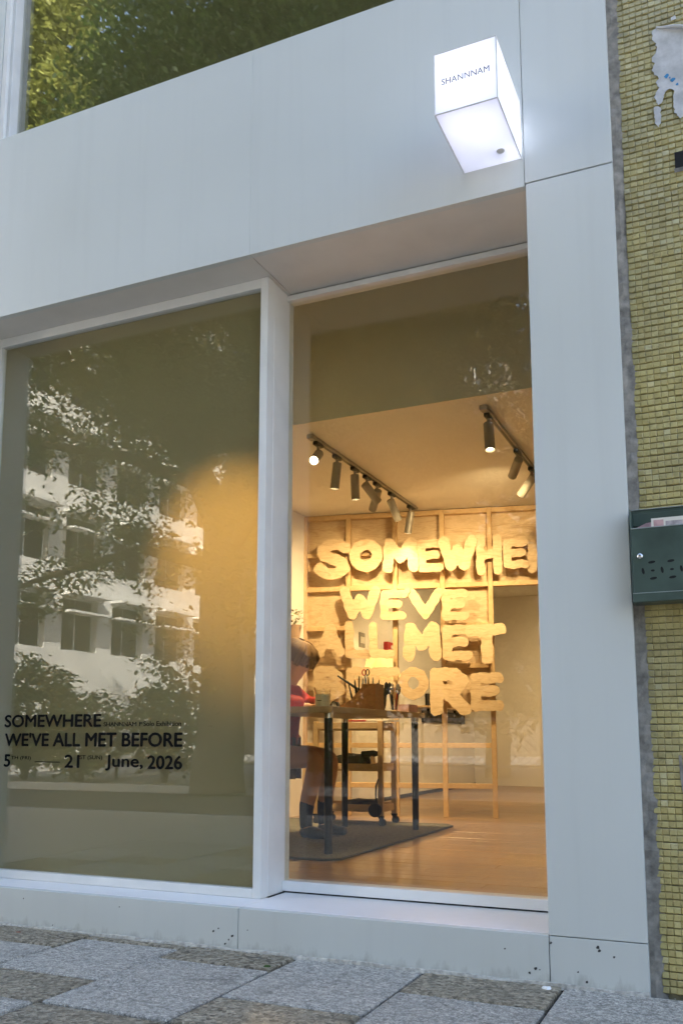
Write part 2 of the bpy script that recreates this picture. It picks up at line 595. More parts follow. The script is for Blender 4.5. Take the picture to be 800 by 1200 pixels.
pave = tag(box('pavement', -60, 60, -4.47, 0.3, -0.19, -0.016, M['joint']), kind='structure')
cols_x = [-4.30, -3.835, -3.37, -2.905, -2.44, -1.985, -1.525, -1.045, -0.58, -0.11, 0.355, 0.82, 1.28]
rows_of = {  # per column: joint positions away from the wall and the kind of each slab (g granite, p pebble)
    0: ([0, .27, .80, 1.33, 1.86, 2.4], 'pgpgg'), 1: ([0, .52, .80, 1.33, 1.6, 2.4], 'gpgpg'),
    2: ([0, .27, .80, 1.33, 1.86, 2.4], 'pgggp'), 3: ([0, .22, .55, .80, 1.33, 2.4], 'pggpg'),
    4: ([0, .06, .53, .80, 1.33, 1.86, 2.4], 'pgpgpg'), 5: ([0, .20, .80, 1.07, 1.60, 2.4], 'pgpgg'),
    6: ([0, .53, .80, 1.33, 1.86, 2.4], 'gpggp'), 7: ([0, .26, .80, 1.07, 1.60, 2.4], 'pgpgg'),
    8: ([0, .53, .80, 1.33, 1.86, 2.4], 'ggpgg'), 9: ([0, .26, .80, 1.07, 1.60, 2.4], 'pgpgg'),
    10: ([0, .53, .80, 1.33, 1.86, 2.4], 'gpggp'), 11: ([0, .26, .80, 1.07, 1.60, 2.4], 'pgpgg')}
for ci in range(len(cols_x) - 1):
    rows, kinds = rows_of[ci]
    xa, xb = cols_x[ci] + .0055, cols_x[ci + 1] - .0055
    for ri, kd in enumerate(kinds):
        ya, yb = -rows[ri + 1] + (.011 if rows[ri + 1] == .80 else .006), -rows[ri] - ((.011 if rows[ri] == .80 else .006) if ri else .006)
        o = box('paving_slab', -(xb - xa) / 2, (xb - xa) / 2, -(yb - ya) / 2, (yb - ya) / 2, -0.05, 0.0,
                M['slab_grey'] if kd == 'g' else M['slab_pebble'], None, 0.004)
        o.location = ((xa + xb) / 2, (ya + yb) / 2, random.uniform(-0.003, 0.0015))
        o.rotation_euler = (random.uniform(-.004, .004), random.uniform(-.004, .004), random.uniform(-.004, .004))
        o.parent = pave
rest = box('paving_strip', -60, -4.31, -4.46, -0.01, -0.05, -0.001, M['slab_grey'], pave)
rest = box('paving_strip', 1.29, 60, -4.46, -0.01, -0.05, -0.001, M['slab_grey'], pave)
rest = box('paving_strip', -4.30, 1.28, -4.46, -2.41, -0.05, -0.001, M['slab_grey'], pave)

# mortar crust where the shopfront meets the slabs: an irregular low ridge
mb = MB()
xs = np.arange(-4.3, -0.30, 0.02)
prev = None
for x in xs:
    d = 0.006 + 0.010 * abs(math.sin(x * 13.7) * math.sin(x * 5.1)) + random.uniform(0, .005)
    h = 0.002 + 0.005 * abs(math.sin(x * 9.3 + 1)) + random.uniform(0, .002)
    cur = [mb.bm.verts.new((x, 0.002, 0.0)), mb.bm.verts.new((x, 0.002, h + .002)), mb.bm.verts.new((x, -d * .6, h)), mb.bm.verts.new((x, -d, -0.006))]
    if prev:
        for k in range(3): mb.bm.faces.new((prev[k], prev[k + 1], cur[k + 1], cur[k]))
    prev = cur
mb.build('mortar_crust', M['mortar'], pave)


mb = MB()
rs = random.Random(2)
for i in range(260):
    x = rs.uniform(-3.4, .2); yq = -abs(rs.gauss(0, .05)) - .008 if rs.random() < .7 else rs.uniform(-1.0, -.02)
    r_ = rs.uniform(.0012, .0042)
    vv = [mb.bm.verts.new((x + r_ * a, yq + r_ * b_, .0005 + r_ * c)) for a, b_, c in ((1.2, 0, 0), (-.3, 1, 0), (-1, -.2, 0), (.1, -1, 0), (0, 0, 1.0))]
    for q in range(4): mb.bm.faces.new((vv[q], vv[(q + 1) % 4], vv[4]))
tag(mb.build('grit', M['mortar']), 'loose grit scattered along the foot of the shopfront', 'grit', kind='stuff')


def litter(name, label, cat, loc, r, mat, seed, flat=0.3, n=9):
    rs = random.Random(seed)
    mb = MB()
    top = []
    for k in range(n):
        a = 2 * math.pi * k / n
        q = r * rs.uniform(0.55, 1.1)
        top.append((q * math.cos(a) * 1.6, q * math.sin(a)))
    vb = [mb.bm.verts.new((p[0], p[1], 0)) for p in top]
    vt = [mb.bm.verts.new((p[0] * .8, p[1] * .8, r * flat * rs.uniform(.6, 1.3))) for p in top]
    c = mb.bm.verts.new((0, 0, r * flat * 1.3))
    for k in range(n):
        k2 = (k + 1) % n
        mb.bm.faces.new((vb[k], vb[k2], vt[k2], vt[k]))
        mb.bm.faces.new((vt[k], vt[k2], c))
    o = mb.build(name, mat)
    o.location = loc
    return tag(o, label, cat)


litter('plaster_flake', 'pale plaster flake lying against the base below the doorway', 'flake', (-0.623, -0.055, 0.001), 0.013, M['ledge'], 3, .45)
litter('dry_leaf', 'small reddish dry leaf on the slabs at the left edge', 'leaf', (-2.74, -0.09, 0.0), 0.011, M['leaf_dry'], 4, .25)
litter('moss_tuft', 'tiny green moss tuft in the slab joint below the base', 'moss', (-1.555, -0.17, 0.0), 0.010, M['moss'], 8, .6)

# ------------------------------------------------------------------ the shop building
Wd, Dd = 0.186, 0.365              # window and door planes behind the facade
XL, XM, XR, XP = -3.335, -1.783, -0.6225, -0.320
Z_SILL, Z_HEAD, Z_BAND = 0.151, 2.756, 3.693
shop = tag(empty('shop_building', (-1.8, 0.2, 0)), 'pale blue grey panelled shopfront with tall display window and glazed doorway', 'building')


def panel(name, x0, x1, z0, z1, y0=0.0, y1=0.03, mat='panel', bev=0.0018):
    return box(name, x0, x1, y0, y1, z0, z1, M[mat], shop, bev, 2)


g = 0.0013
panel('fascia_panel', -4.6, -1.768 - g * .25, Z_HEAD, Z_BAND, bev=.0008)
panel('fascia_panel', -1.768 + g * .25, XR - 0.004 - g * .6, Z_HEAD, Z_BAND, bev=.0008)
panel('pier_panel', XR - 0.004 + g, XP, Z_HEAD + 0.009 + 2 * g, 6.6)
panel('pier_panel', XR, XP, Z_SILL + g, Z_HEAD + 0.009 - 2 * g)
panel('base_panel', -4.6, -1.772 - g, -0.012, Z_SILL - .0005, mat='panel_low')
panel('base_panel', -1.772 + g, XR - g, -0.012, Z_SILL - .0005, mat='panel_low')
panel('base_panel', XR + g, XP, -0.012, Z_SILL - g, mat='panel_low')
panel('pier_panel', -4.6, XL, Z_SILL + g, Z_HEAD - 2 * g)
# backing behind the panel joints and the solid behind the pier
box('backing', -4.6, XP - .004, 0.030, 0.36, -0.15, Z_SILL - 0.004, M['gap'], shop)
box('backing', XR + 0.004, XP - .004, 0.030, 0.36, Z_SILL - .003, 6.6, M['gap'], shop)
box('backing', -4.6, XL - 0.004, 0.030, 0.36, Z_SILL - .003, 6.6, M['gap'], shop)
box('backing', -4.6, XR + 0.003, 0.030, 0.30, Z_HEAD + 0.005, Z_BAND - .004, M['gap'], shop)
# returns of the doorway and window recess
box('jamb', XR + 0.0005, XR + 0.006, 0.0305, 0.40, Z_SILL, Z_HEAD + .004, M['frame'], shop)
box('jamb', XL - 0.006, XL - 0.0005, 0.0305, 0.26, Z_SILL, Z_HEAD + .004, M['frame'], shop)
box('soffit', XL, -1.768 - g, 0.0305, 0.42, Z_HEAD + 0.0008, Z_HEAD + 0.0045, M['soffit'], shop)
box('soffit', -1.768 + g, XR, 0.0305, 0.42, Z_HEAD + 0.0008, Z_HEAD + 0.0045, M['soffit'], shop)
box('ledge', -4.6, -1.772 - g, 0.0305, 0.235, Z_SILL - 0.0035, Z_SILL + 0.0005, M['ledge'], shop)
box('ledge', -1.772 + g, XR, 0.0305, 0.42, Z_SILL - 0.0035, Z_SILL + 0.0005, M['ledge'], shop)

# paint chips on the base
chips = [(-1.878, .060, .006), (-1.856, .071, .005), (-1.796, .049, .007), (-1.811, .035, .005), (-1.825, .019, .006), (-1.731, .075, .003),
         (-.668, .045, .007), (-.688, .030, .007), (-.47, .129, .008), (-.466, .118, .007), (-.422, .103, .005), (-.508, .020, .006),
         (-.534, .048, .004), (-.617, .129, .006), (-2.808, .113, .004), (-2.647, .019, .004), (-2.315, .115, .004), (-.767, .097, .004), (-.655, .043, .003)]
for i, (x, z, r) in enumerate(chips):
    rs = random.Random(i)
    mb = MB()
    pts = [(r * rs.uniform(.45, 1.1) * math.cos(a), r * rs.uniform(.35, .9) * math.sin(a) ) for a in np.linspace(0, 2 * math.pi, 9)[:-1]]
    c, s = math.cos(.8), math.sin(.8)
    mb.prism([(x + p[0] * c - p[1] * s, z + p[0] * s + p[1] * c) for p in pts], 'y', -0.0006, 0.001)
    mb.build('paint_chip', M['gap'], shop)


def frame_members(parent, x0, x1, z0, z1, y0, y1, wl, wr, wt, wb, mat):
    obs = []
    for nm, a in (('frame_stile', (x0, x0 + wl, y0, y1, z0, z1)), ('frame_stile', (x1 - wr, x1, y0, y1, z0, z1)),
                  ('frame_rail', (x0 + wl, x1 - wr, y0 + .0015, y1, z1 - wt, z1)), ('frame_rail', (x0 + wl, x1 - wr, y0 + .0015, y1, z0, z0 + wb))):
        obs.append(box(nm, *a, mat, parent, 0.0025, 2))
    return obs


# display window: frame, glass, frosted film, lettering
dw = tag(empty('display_window', (-2.55, Wd, Z_SILL)), 'display window with frosted khaki film and black exhibition lettering')
del dw['label']
dw.parent = shop
dw.matrix_parent_inverse = world_matrix(shop).inverted()
frame_members(dw, XL, XM, Z_SILL + .0012, Z_HEAD, Wd, Wd + 0.06, 0.036, 0.036, 0.044, 0.036, M['frame'])
box('mullion_return', XM - 0.030, XM - .0005, Wd + 0.0605, 0.43, Z_SILL + .0012, Z_HEAD - .0005, M['frame'], dw, .002)
GW = Wd + 0.022
box('glass_pane', XL + 0.030, XM - 0.030, GW, GW + 0.010, Z_SILL + 0.030, Z_HEAD - 0.036, M['glass'], dw)
fl = box('frosted_film', XL + 0.031, XM - 0.031, GW + 0.016, GW + 0.018, Z_SILL + 0.031, Z_HEAD - 0.037, M['film'], dw)


def window_text(body, x, z, w, h, bold, mat='vinyl', spacing=1.0):
    me = text_mesh(body, w, h, bold, 0.0006, spacing)
    o = link('lettering', me, M[mat], dw, False)
    o.matrix_parent_inverse = Matrix()
    off = world_matrix(dw).inverted() @ Vector((x, GW - 0.0004, z))
    o.location = off
    return o


def extent(body):
    m_ = text_mesh(body, None, None)
    xs_ = [v.co.x for v in m_.vertices]
    bpy.data.meshes.remove(m_)
    return min(xs_), max(xs_)


def window_words(body, x, z, w, h, bold):
    """one lettering part per word, spaced as in the whole line"""
    a0, a1 = extent(body)
    k_ = w / (a1 - a0)
    words = body.split(' ')
    for i in range(len(words)):
        e0, e1 = extent(' '.join(words[:i + 1]))
        w0, w1 = extent(words[i])
        window_text(words[i], x + (e1 - (w1 - w0) - a0) * k_, z, (w1 - w0) * k_, h if ',' not in words[i] else h, bold)


window_text("SOMEWHERE", -3.166, .828, .556, .055, 0.034)
window_text("SHANNNAM 1", -2.594, .829, .195, .018, 0.024, 'vinyl', .92)
window_text("st", -2.397, .837, .012, .010, 0.024, 'vinyl')
window_text("Solo Exhibition", -2.380, .829, .193, .020, 0.024)
window_words("WE'VE ALL MET BEFORE", -3.160, .742, .979, .058, 0.034)
window_text("5", -3.158, .647, .034, .055, 0.034)
window_text("TH (FRI)", -3.118, .676, .118, .020, 0.024, 'vinyl')
box('lettering', -2.976, -2.830, GW - .001, GW - .0004, .6685, .6725, M['vinyl'], dw)
window_text("21", -2.802, .648, .080, .055, 0.034)
window_text("ST (SUN)", -2.719, .680, .124, .022, 0.024, 'vinyl')
window_text("June,", -2.575, .638, .196, .066, 0.034)
window_text("2026", -2.352, .648, .173, .055, 0.034)

# glazed doorway: head, sill, glass
dr = empty('glazed_doorway', (-1.2, Dd, Z_SILL)); dr.parent = shop; dr.matrix_parent_inverse = world_matrix(shop).inverted()
box('frame_rail', XM, XR, Dd, Dd + 0.06, Z_HEAD - 0.030, Z_HEAD - .0045, M['frame'], dr, .002)
box('shadow_gap', XM, XR, Dd + .012, Dd + 0.06, Z_HEAD - 0.0044, Z_HEAD + .0005, M['gap'], dr)
box('sill_rail', XM, XR, Dd, Dd + 0.07, Z_SILL + 0.007, Z_SILL + 0.047, M['ledge'], dr, .003, 2)
box('shadow_gap', XM, XR, Dd + .008, Dd + 0.06, Z_SILL + .0006, Z_SILL + 0.0068, M['gap'], dr)
box('glass_pane', XM + .001, XR - .001, Dd + 0.022, Dd + 0.032, Z_SILL + 0.040, Z_HEAD - 0.028, M['doorglass'], dr)

# upper window above the fascia
uw = empty('upper_window', (-1.9, .1, Z_BAND)); uw.parent = shop; uw.matrix_parent_inverse = world_matrix(shop).inverted()
UX0, UX1, UZ1 = -3.21, XR - .01, 6.30
box('frame_stile', UX0, UX0 + .030, 0.004, 0.06, Z_BAND + .001, UZ1, M['frame'], uw, .003, 2)
box('frame_stile', UX0 + .0305, UX0 + .052, 0.020, 0.10, Z_BAND + .001, UZ1, M['frame'], uw, .003, 2)
box('frame_stile', UX1 - .04, UX1, 0.004, 0.10, Z_BAND + .001, UZ1, M['frame'], uw, .003, 2)
box('frame_rail', UX0, UX1, 0.006, 0.10, UZ1 + .001, UZ1 + .05, M['frame'], uw, .003, 2)
box('sill_rail', UX0 + .053, UX1 - .041, 0.031, 0.10, Z_BAND - .003, Z_BAND + .004, M['ledge'], uw)
box('glass_pane', UX0 + .05, UX1 - .039, 0.070, 0.080, Z_BAND + .003, UZ1, M['upglass'], uw)
box('dark_film', UX0 + .05, UX1 - .039, 0.088, 0.090, Z_BAND + .003, UZ1, M['filmup'], uw)
panel('fascia_panel', -4.6, UX0 - .002, Z_BAND + 2 * g, 6.6)
panel('fascia_panel', UX0 - .002, XR - .006, UZ1 + .054, 6.6)

# upper storeys (above the frame of the photograph; they shade the street)
box('upper_wall', -4.6, XP, 0.0, 12.0, 6.61, 22.0, M['render_wall'], shop)
box('roof', -4.7, XP, -0.1, 12.1, 22.0, 22.4, M['render_wall'], shop)
for zz in (7.6, 10.8, 14.0, 17.2):
    for xx in (-4.0, -2.1):
        w_ = box('window', xx, xx + 1.3, -0.03, 0.02, zz, zz + 1.5, M['frame'], shop, .01)
        box('pane', xx + .06, xx + 1.24, -0.034, -0.028, zz + .06, zz + 1.44, M['bldgpane'], w_)
box('side_wall', -4.6, -4.3, 0.37, 12.0, -0.15, 6.6, M['render_wall'], shop)
box('side_wall', -0.57, XP, 0.37, 12.0, -0.15, 6.6, M['render_wall'], shop)
box('rear_wall', -4.29, -0.571, 11.7, 12.0, -0.15, 6.6, M['render_wall'], shop)

# ------------------------------------------------------------------ shop interior: setting
ZF, ZC, YB, XW = 0.17, 2.61, 8.5, -3.28
XI = -0.585
floor = tag(box('floor', -4.2, XI, 0.437, 11.6, 0.02, ZF - .012, M['gap']), kind='structure')
pw = .118
plank_mesh = {}
y = Dd + .075
ri = 0
while y < YB:
    cuts = [XW - .02] + sorted(random.uniform(XW + .5, XI - .4) for _ in range(1)) + [XI]
    for xa, xb in zip(cuts, cuts[1:]):
        L = xb - xa - .0015
        o = box('floor_board', -L / 2, L / 2, -pw / 2 + .0008, pw / 2 - .0008, -.012, 0, M['plank'], None, .0012)
        o.location = ((xa + xb) / 2, y + pw / 2, ZF + random.uniform(-.0006, .0003))
        o.parent = floor
        pass
    y += pw
    ri += 1
tag(box('ceiling', XW - .05, XI, 1.532, YB + .2, ZC, ZC + .12, M['white_wall']), kind='structure')
tag(box('bulkhead', -4.2, XI, 1.531, 1.60, ZC + .1205, 3.60, M['bulkhead']), kind='structure')
bk = tag(box('bulkhead_edge', XW - .05, XI, 1.528, 1.5315, ZC - .0005, ZC + .121, M['bulkhead']), kind='structure')
tag(box('lobby_ceiling', -4.2, XI, 0.31, 1.53, 3.50, 3.58, M['bulkhead']), kind='structure')
tag(box('wall_left', XW - .15, XW, 0.437, YB + .2, ZF - .02, 3.6, M['white_wall']), kind='structure')
tag(box('wall_back', XW, XI, YB, YB + .15, ZF - .02, ZC, M['white_wall']), kind='structure')
tag(box('wall_right', XI, XI + .012, 0.437, YB + .2, ZF - .02, 3.6, M['white_wall']), kind='structure')
tag(box('skirting', XW, XW + .012, 3.9, YB, ZF, ZF + .035, M['gap']), kind='structure')

# ------------------------------------------------------------------ timber frame with plywood cells
A12 = R(12)
FU = Vector((math.cos(A12), math.sin(A12), 0))
FN = Vector((-math.sin(A12), math.cos(A12), 0))      # away from the street
FO = Vector((-2.17, 3.79, ZF))
MF = Matrix(((FU.x, FN.x, 0, FO.x), (FU.y, FN.y, 0, FO.y), (0, 0, 1, 0), (0, 0, 0, 1)))   # (u, depth, z) -> world
fr = tag(empty('timber_frame', FO, A12), 'pine stud frame wall with plywood cells behind the wooden words', 'partition')


def fbox(name, u0, u1, d0, d1, z0, z1, mat, parent, bev=0.002):
    """box in frame coordinates, world height"""
    o = MB().box(u0, u1, d0, d1, z0 - ZF, z1 - ZF, bev).build(name, mat, parent, keep_world=False)
    return o


studs = [-1.135, -.768, -.383, .0, .378, .80, 1.18]
rails = [.41, .72, 1.03, 1.34, 1.66, 1.985, 2.27, 2.585]
SW = .038
for i, s in enumerate(studs):
    z0 = ZF if i < 5 else 1.985
    fbox('stud', s - SW / 2, s + SW / 2, -.03, .03, z0 + .001, ZC - .004, M['pine'], fr)
for z in rails:
    for i in range(len(studs) - 1):
        if z < 1.98 and i >= 4: continue
        if z in (1.03, 1.34, 1.66) and i in (1, 2): continue
        fbox('rail', studs[i] + SW / 2 + .001, studs[i + 1] - SW / 2 - .001, -.028, .029, z - .019, z + .019, M['pine'], fr)
for i in range(len(studs) - 1):
    for k in range(len(rails) - 1):
        z0, z1 = rails[k], rails[k + 1]
        if z0 < 1.98:
            if i >= 4 or i in (1, 2): continue
            if z0 < 1.0: continue
        fbox('plywood_panel', studs[i] + SW / 2 - .006, studs[i + 1] - SW / 2 + .006, .031 + .0005 * ((i + k) % 2), .040, z0 - .01, z1 + .01, M['ply'], fr, .001)

# ------------------------------------------------------------------ wooden words: letters cut from plywood
GLY = {
    'S': ([(.90, .80), (.72, .92), (.40, .92), (.16, .78), (.20, .60), (.50, .50), (.78, .40), (.86, .22), (.62, .08), (.30, .08), (.06, .24)],),
    'O': ([(.5 + .37 * math.cos(t), .5 + .38 * math.sin(t)) for t in np.linspace(0, 2 * math.pi, 19)],),
    'M': ([(.12, .05), (.18, .92), (.50, .38), (.82, .92), (.88, .05)],),
    'E': ([(.90, .90), (.16, .90), (.16, .10), (.90, .10)], [(.16, .51), (.76, .53)]),
    'W': ([(.08, .95), (.30, .08), (.50, .66), (.70, .08), (.92, .95)],),
    'H': ([(.15, .97), (.15, .03)], [(.85, .97), (.85, .03)], [(.15, .48), (.85, .52)]),
    'R': ([(.16, .04), (.16, .92), (.62, .92), (.86, .74), (.66, .50), (.16, .46)], [(.46, .46), (.92, .04)]),
    'V': ([(.08, .94), (.50, .06), (.92, .94)],),
    "'": ([(.7, .9), (.3, .1)],),
    'A': ([(.08, .06), (.50, .94), (.92, .06)], [(.24, .34), (.78, .34)]),
    'L': ([(.18, .96), (.20, .10), (.94, .08)],),
    'T': ([(.04, .86), (.96, .90)], [(.52, .88), (.54, .04)]),
    'B': ([(.15, .92), (.15, .08), (.62, .08), (.88, .26), (.62, .50), (.15, .52)], [(.62, .50), (.80, .72), (.58, .92), (.15, .92)]),
    'F': ([(.92, .90), (.16, .90), (.16, .05)], [(.16, .50), (.74, .50)]),
}


def letter_mesh(ch, w, h, seed, thick=.014, sw=None):
    """fat rounded letter: distance field of its strokes, contoured and given thickness"""
    sw = sw or min(w, h) * .150
    if ch == "'": sw = min(w, h) * .33
    step = .0065
    nx, nz = int(w / step) + 7, int(h / step) + 7
    gx = (np.arange(nx) - 3) * step
    gz = (np.arange(nz) - 3) * step
    X, Z = np.meshgrid(gx, gz, indexing='ij')
    D = np.full(X.shape, 9.0)
    mx, mz = sw, sw
    for st in GLY[ch]:
        P = [((w - 2 * mx) * (p[0] - .08) / .84 + mx, (h - 2 * mz) * (p[1] - .06) / .88 + mz) for p in st]
        for (ax, az), (bx, bz) in zip(P, P[1:]):
            dx, dz = bx - ax, bz - az
            t = np.clip(((X - ax) * dx + (Z - az) * dz) / (dx * dx + dz * dz + 1e-12), 0, 1)
            D = np.minimum(D, np.hypot(X - ax - t * dx, Z - az - t * dz))
    F = sw - D + .0045 * np.sin(X * 61 + seed * 2.1) * np.sin(Z * 53 + seed * 3.7) + .002 * np.sin(X * 140 + seed) * np.cos(Z * 120)
    F[0, :] = F[-1, :] = -1; F[:, 0] = F[:, -1] = -1
    bm = bmesh.new()
    cache = {}

    def gv(i, j):
        k = (i, j)
        if k not in cache: cache[k] = bm.verts.new((gx[i], 0, gz[j]))
        return cache[k]

    def ev(i, j, i2, j2):
        k = (i, j, i2, j2) if (i, j) < (i2, j2) else (i2, j2, i, j)
        if k not in cache:
            a, b = F[k[0], k[1]], F[k[2], k[3]]
            t = min(.97, max(.03, a / (a - b)))
            cache[k] = bm.verts.new((gx[k[0]] + t * (gx[k[2]] - gx[k[0]]), 0, gz[k[1]] + t * (gz[k[3]] - gz[k[1]])))
        return cache[k]

    for i in range(nx - 1):
        for j in range(nz - 1):
            cs = [(i, j), (i + 1, j), (i + 1, j + 1), (i, j + 1)]
            ins = [F[c] > 0 for c in cs]
            if not any(ins): continue
            poly = []
            for k in range(4):
                c, d = cs[k], cs[(k + 1) % 4]
                if ins[k]: poly.append(gv(*c))
                if ins[k] != ins[(k + 1) % 4]: poly.append(ev(*c, *d))
            if len(poly) >= 3:
                try: bm.faces.new(poly)
                except ValueError: pass
    bmesh.ops.dissolve_limit(bm, angle_limit=R(4), verts=bm.verts, edges=bm.edges)
    bmesh.ops.triangulate(bm, faces=[f for f in bm.faces if len(f.verts) > 4])
    ext = bmesh.ops.extrude_face_region(bm, geom=list(bm.faces))
    for gme in ext['geom']:
        if isinstance(gme, bmesh.types.BMVert): gme.co.y += thick
    bmesh.ops.recalc_face_normals(bm, faces=bm.faces)
    me = bpy.data.meshes.new('letter')
    bm.to_mesh(me)
    bm.free()
    return me


WORDS = [
    ('largest plywood word SOMEWHERE across the top of the timber frame', [('S', -1.030, -.722, 2.045, 2.392), ('O', -.758, -.456, 2.090, 2.389), ('M', -.480, -.165, 2.090, 2.376), ('E', -.206, .022, 2.075, 2.357), ('W', -.022, .286, 2.080, 2.361), ('H', .262, .489, 2.050, 2.364), ('E', .472, .687, 2.076, 2.328), ('R', .660, .886, 2.048, 2.364), ('E', .87, 1.09, 2.06, 2.35)]),
    ("plywood word WE'VE hanging in the second row of letters", [('W', -.822, -.488, 1.712, 1.984), ('E', -.505, -.282, 1.700, 1.960), ("'", -.325, -.240, 1.880, 1.962), ('V', -.272, .010, 1.710, 1.952), ('E', -.014, .216, 1.680, 1.944)]),
    ('plywood word ALL in the third row, left half', [('A', -1.018, -.780, 1.420, 1.694), ('L', -.800, -.570, 1.398, 1.708), ('L', -.602, -.378, 1.396, 1.690)]),
    ('plywood word MET in the third row, right half', [('M', -.322, .006, 1.376, 1.688), ('E', -.018, .238, 1.364, 1.666), ('T', .188, .486, 1.346, 1.668)]),
    ('plywood word BEFORE in the bottom row behind the table', [('B', -1.050, -.766, 1.068, 1.349), ('E', -.784, -.566, 1.066, 1.345), ('F', -.592, -.334, 1.044, 1.342), ('O', -.366, -.100, 1.062, 1.344), ('R', -.124, .217, .954, 1.327), ('E', .193, .470, .972, 1.289)]),
]
cnt = 0
for lab, letters in WORDS:
    wd = tag(empty('wooden_word', FO + FU * letters[0][1] + Vector((0, 0, letters[0][3] - ZF)), A12), lab, 'lettering')
    for i, (ch, u0, u1, z0, z1) in enumerate(letters):
        cnt += 1
        me = letter_mesh(ch, u1 - u0, z1 - z0, cnt)
        o = link('letter', me, M['ply'], wd, False)
        o.location = (u0 - letters[0][1], -.112 + (.0145 if i % 2 else 0), z0 - letters[0][3])
        # stand-off battens that carry the letter
        mb = MB()
        um, zm = (u1 - u0) * .22, (z1 - z0) * .5
        dep = .082 - (.0145 if i % 2 else 0)
        if ch not in "O'TV": mb.box(um - .012, um + .012, .0145, dep, zm - .02, zm + .02)
        else:
            mb.box((u1 - u0) * .5 - .01, (u1 - u0) * .5 + .01, .0145, dep, .012, .04)
        b_ = mb.build('batten', M['pine'], o, keep_world=False)

# ------------------------------------------------------------------ track lights
WARM = (1.0, 0.70, 0.36)
SPOT = 0.345


def rail_track(x, y0, y1, label):
    t = tag(empty('light_track', (x, y0, ZC)), label, 'light track')
    box('track_rail', x - .017, x + .017, y0, y1, ZC - .022, ZC - .001, M['lampgrey'], t, .002)
    box('conductor_slot', x - .008, x + .008, y0 + .01, y1 - .01, ZC - .0235, ZC - .0215, M['lampblack'], t)
    box('feed_block', x - .022, x + .022, y0 - .06, y0 - .001, ZC - .03, ZC - .001, M['lampgrey'], t, .004)
    return t


rail_track(-2.33, 1.76, 3.62, 'left ceiling light track carrying seven spotlights')
rail_track(-1.24, 1.72, 5.2, 'right ceiling light track carrying a row of spotlights')
spot_meshes = {}


def spotlight(x, y, aim, label, watts, lit=True, cone=46, lens=True):
    """loc on the track, aim = world point the lamp looks at"""
    root = tag(empty('track_spotlight', (x, y, ZC)), label, 'spotlight', 'track spotlights under the ceiling')
    if not spot_meshes:
        spot_meshes['adapter'] = MB().box(-.016, .016, -.045, .045, -.046, -.0236, .003).mesh('adapter')
        spot_meshes['yoke'] = MB().cyl((0, 0, -.046), (0, 0, -.085), .009, n=10).tube([(0, 0, -.085), (.0, .0, -.098)], [.013, .013], 10).mesh('yoke', True)
        spot_meshes['can'] = MB().lathe([(0, .030), (.0255, .030), (.0295, .026), (.0295, -.140), (.0270, -.142), (.0255, -.136), (.0255, -.118)], 20).mesh('can', True)
        spot_meshes['lens'] = MB().lathe([(0, -.1185), (.0253, -.1185)], 20).mesh('lens')
    for k, mt in (('adapter', 'lampblack'), ('yoke', 'lampgrey')):
        link(k, spot_meshes[k], M[mt], root, False)
    piv = Vector((x, y, ZC - .100))
    d = (Vector(aim) - piv).normalized()
    q = (-d).to_track_quat('Z', 'Y')
    can = link('can', spot_meshes['can'], M['lampgrey'], root, False)
    can.location = (0, 0, -.100)
    can.rotation_mode = 'QUATERNION'
    can.rotation_quaternion = q
    ln = link('lens', spot_meshes['lens'], M['lens'], can, False)
    ld = bpy.data.lights.new('spot_lamp', 'SPOT')
    ld.energy = watts * SPOT
    ld.color = WARM
    ld.spot_size = R(cone)
    ld.spot_blend = 1.0
    ld.shadow_soft_size = 0.02
    lo = bpy.data.objects.new('spot_lamp', ld)
    col.objects.link(lo)
    lo.parent = can
    lo.location = (0, 0, -.128)
    return root


spotlight(-2.33, 1.82, (-1.96, .24, 1.52), 'spotlight nearest the glass on the left track, tipped to the window', 620, cone=33)
spotlight(-2.33, 2.10, (-2.55, 2.15, 0.9), 'second spotlight on the left track, pointing down at the table', 60, cone=72)
spotlight(-2.33, 2.39, (-2.30, 2.55, 0.3), 'third spotlight on the left track, hanging straight down', 90, cone=84)
spotlight(-2.33, 2.60, (-1.80, 3.85, 1.45), 'fourth spotlight on the left track, tilted right to the words', 27, cone=105)
spotlight(-2.33, 2.79, (-3.00, 3.55, 1.55), 'fifth spotlight on the left track, pale head tilted left', 44, cone=110)
spotlight(-2.33, 3.08, (-2.15, 3.72, 1.6), 'sixth spotlight on the left track, tilted to the wooden word', 6, cone=110)
spotlight(-2.33, 3.49, (-2.60, 3.60, 1.2), 'last spotlight on the left track beside the top beam', 7, cone=110)
spotlight(-1.24, 1.77, (-1.04, 1.35, .2), 'bright spotlight nearest the glass on the right track', 70, cone=54)
spotlight(-1.24, 2.47, (-2.0, 3.85, 1.9), 'second spotlight on the right track, tilted to the words', 32, cone=100)
spotlight(-1.24, 2.88, (-2.5, 3.7, 1.35), 'third spotlight on the right track, cut off by the pier', 38, cone=100)
spotlight(-1.24, 4.7, (-3.2, 6.2, .9), 'unseen spotlight added on the right track beyond the timber frame', 110, cone=100)  # out of view, added so the left wall behind the frame is lit
spotlight(-1.24, 5.05, (-1.3, 8.4, 1.3), 'unseen spotlight added farthest along the right track, aimed at the back wall', 110, cone=62)  # out of view, added for the bright wedge on the back wall

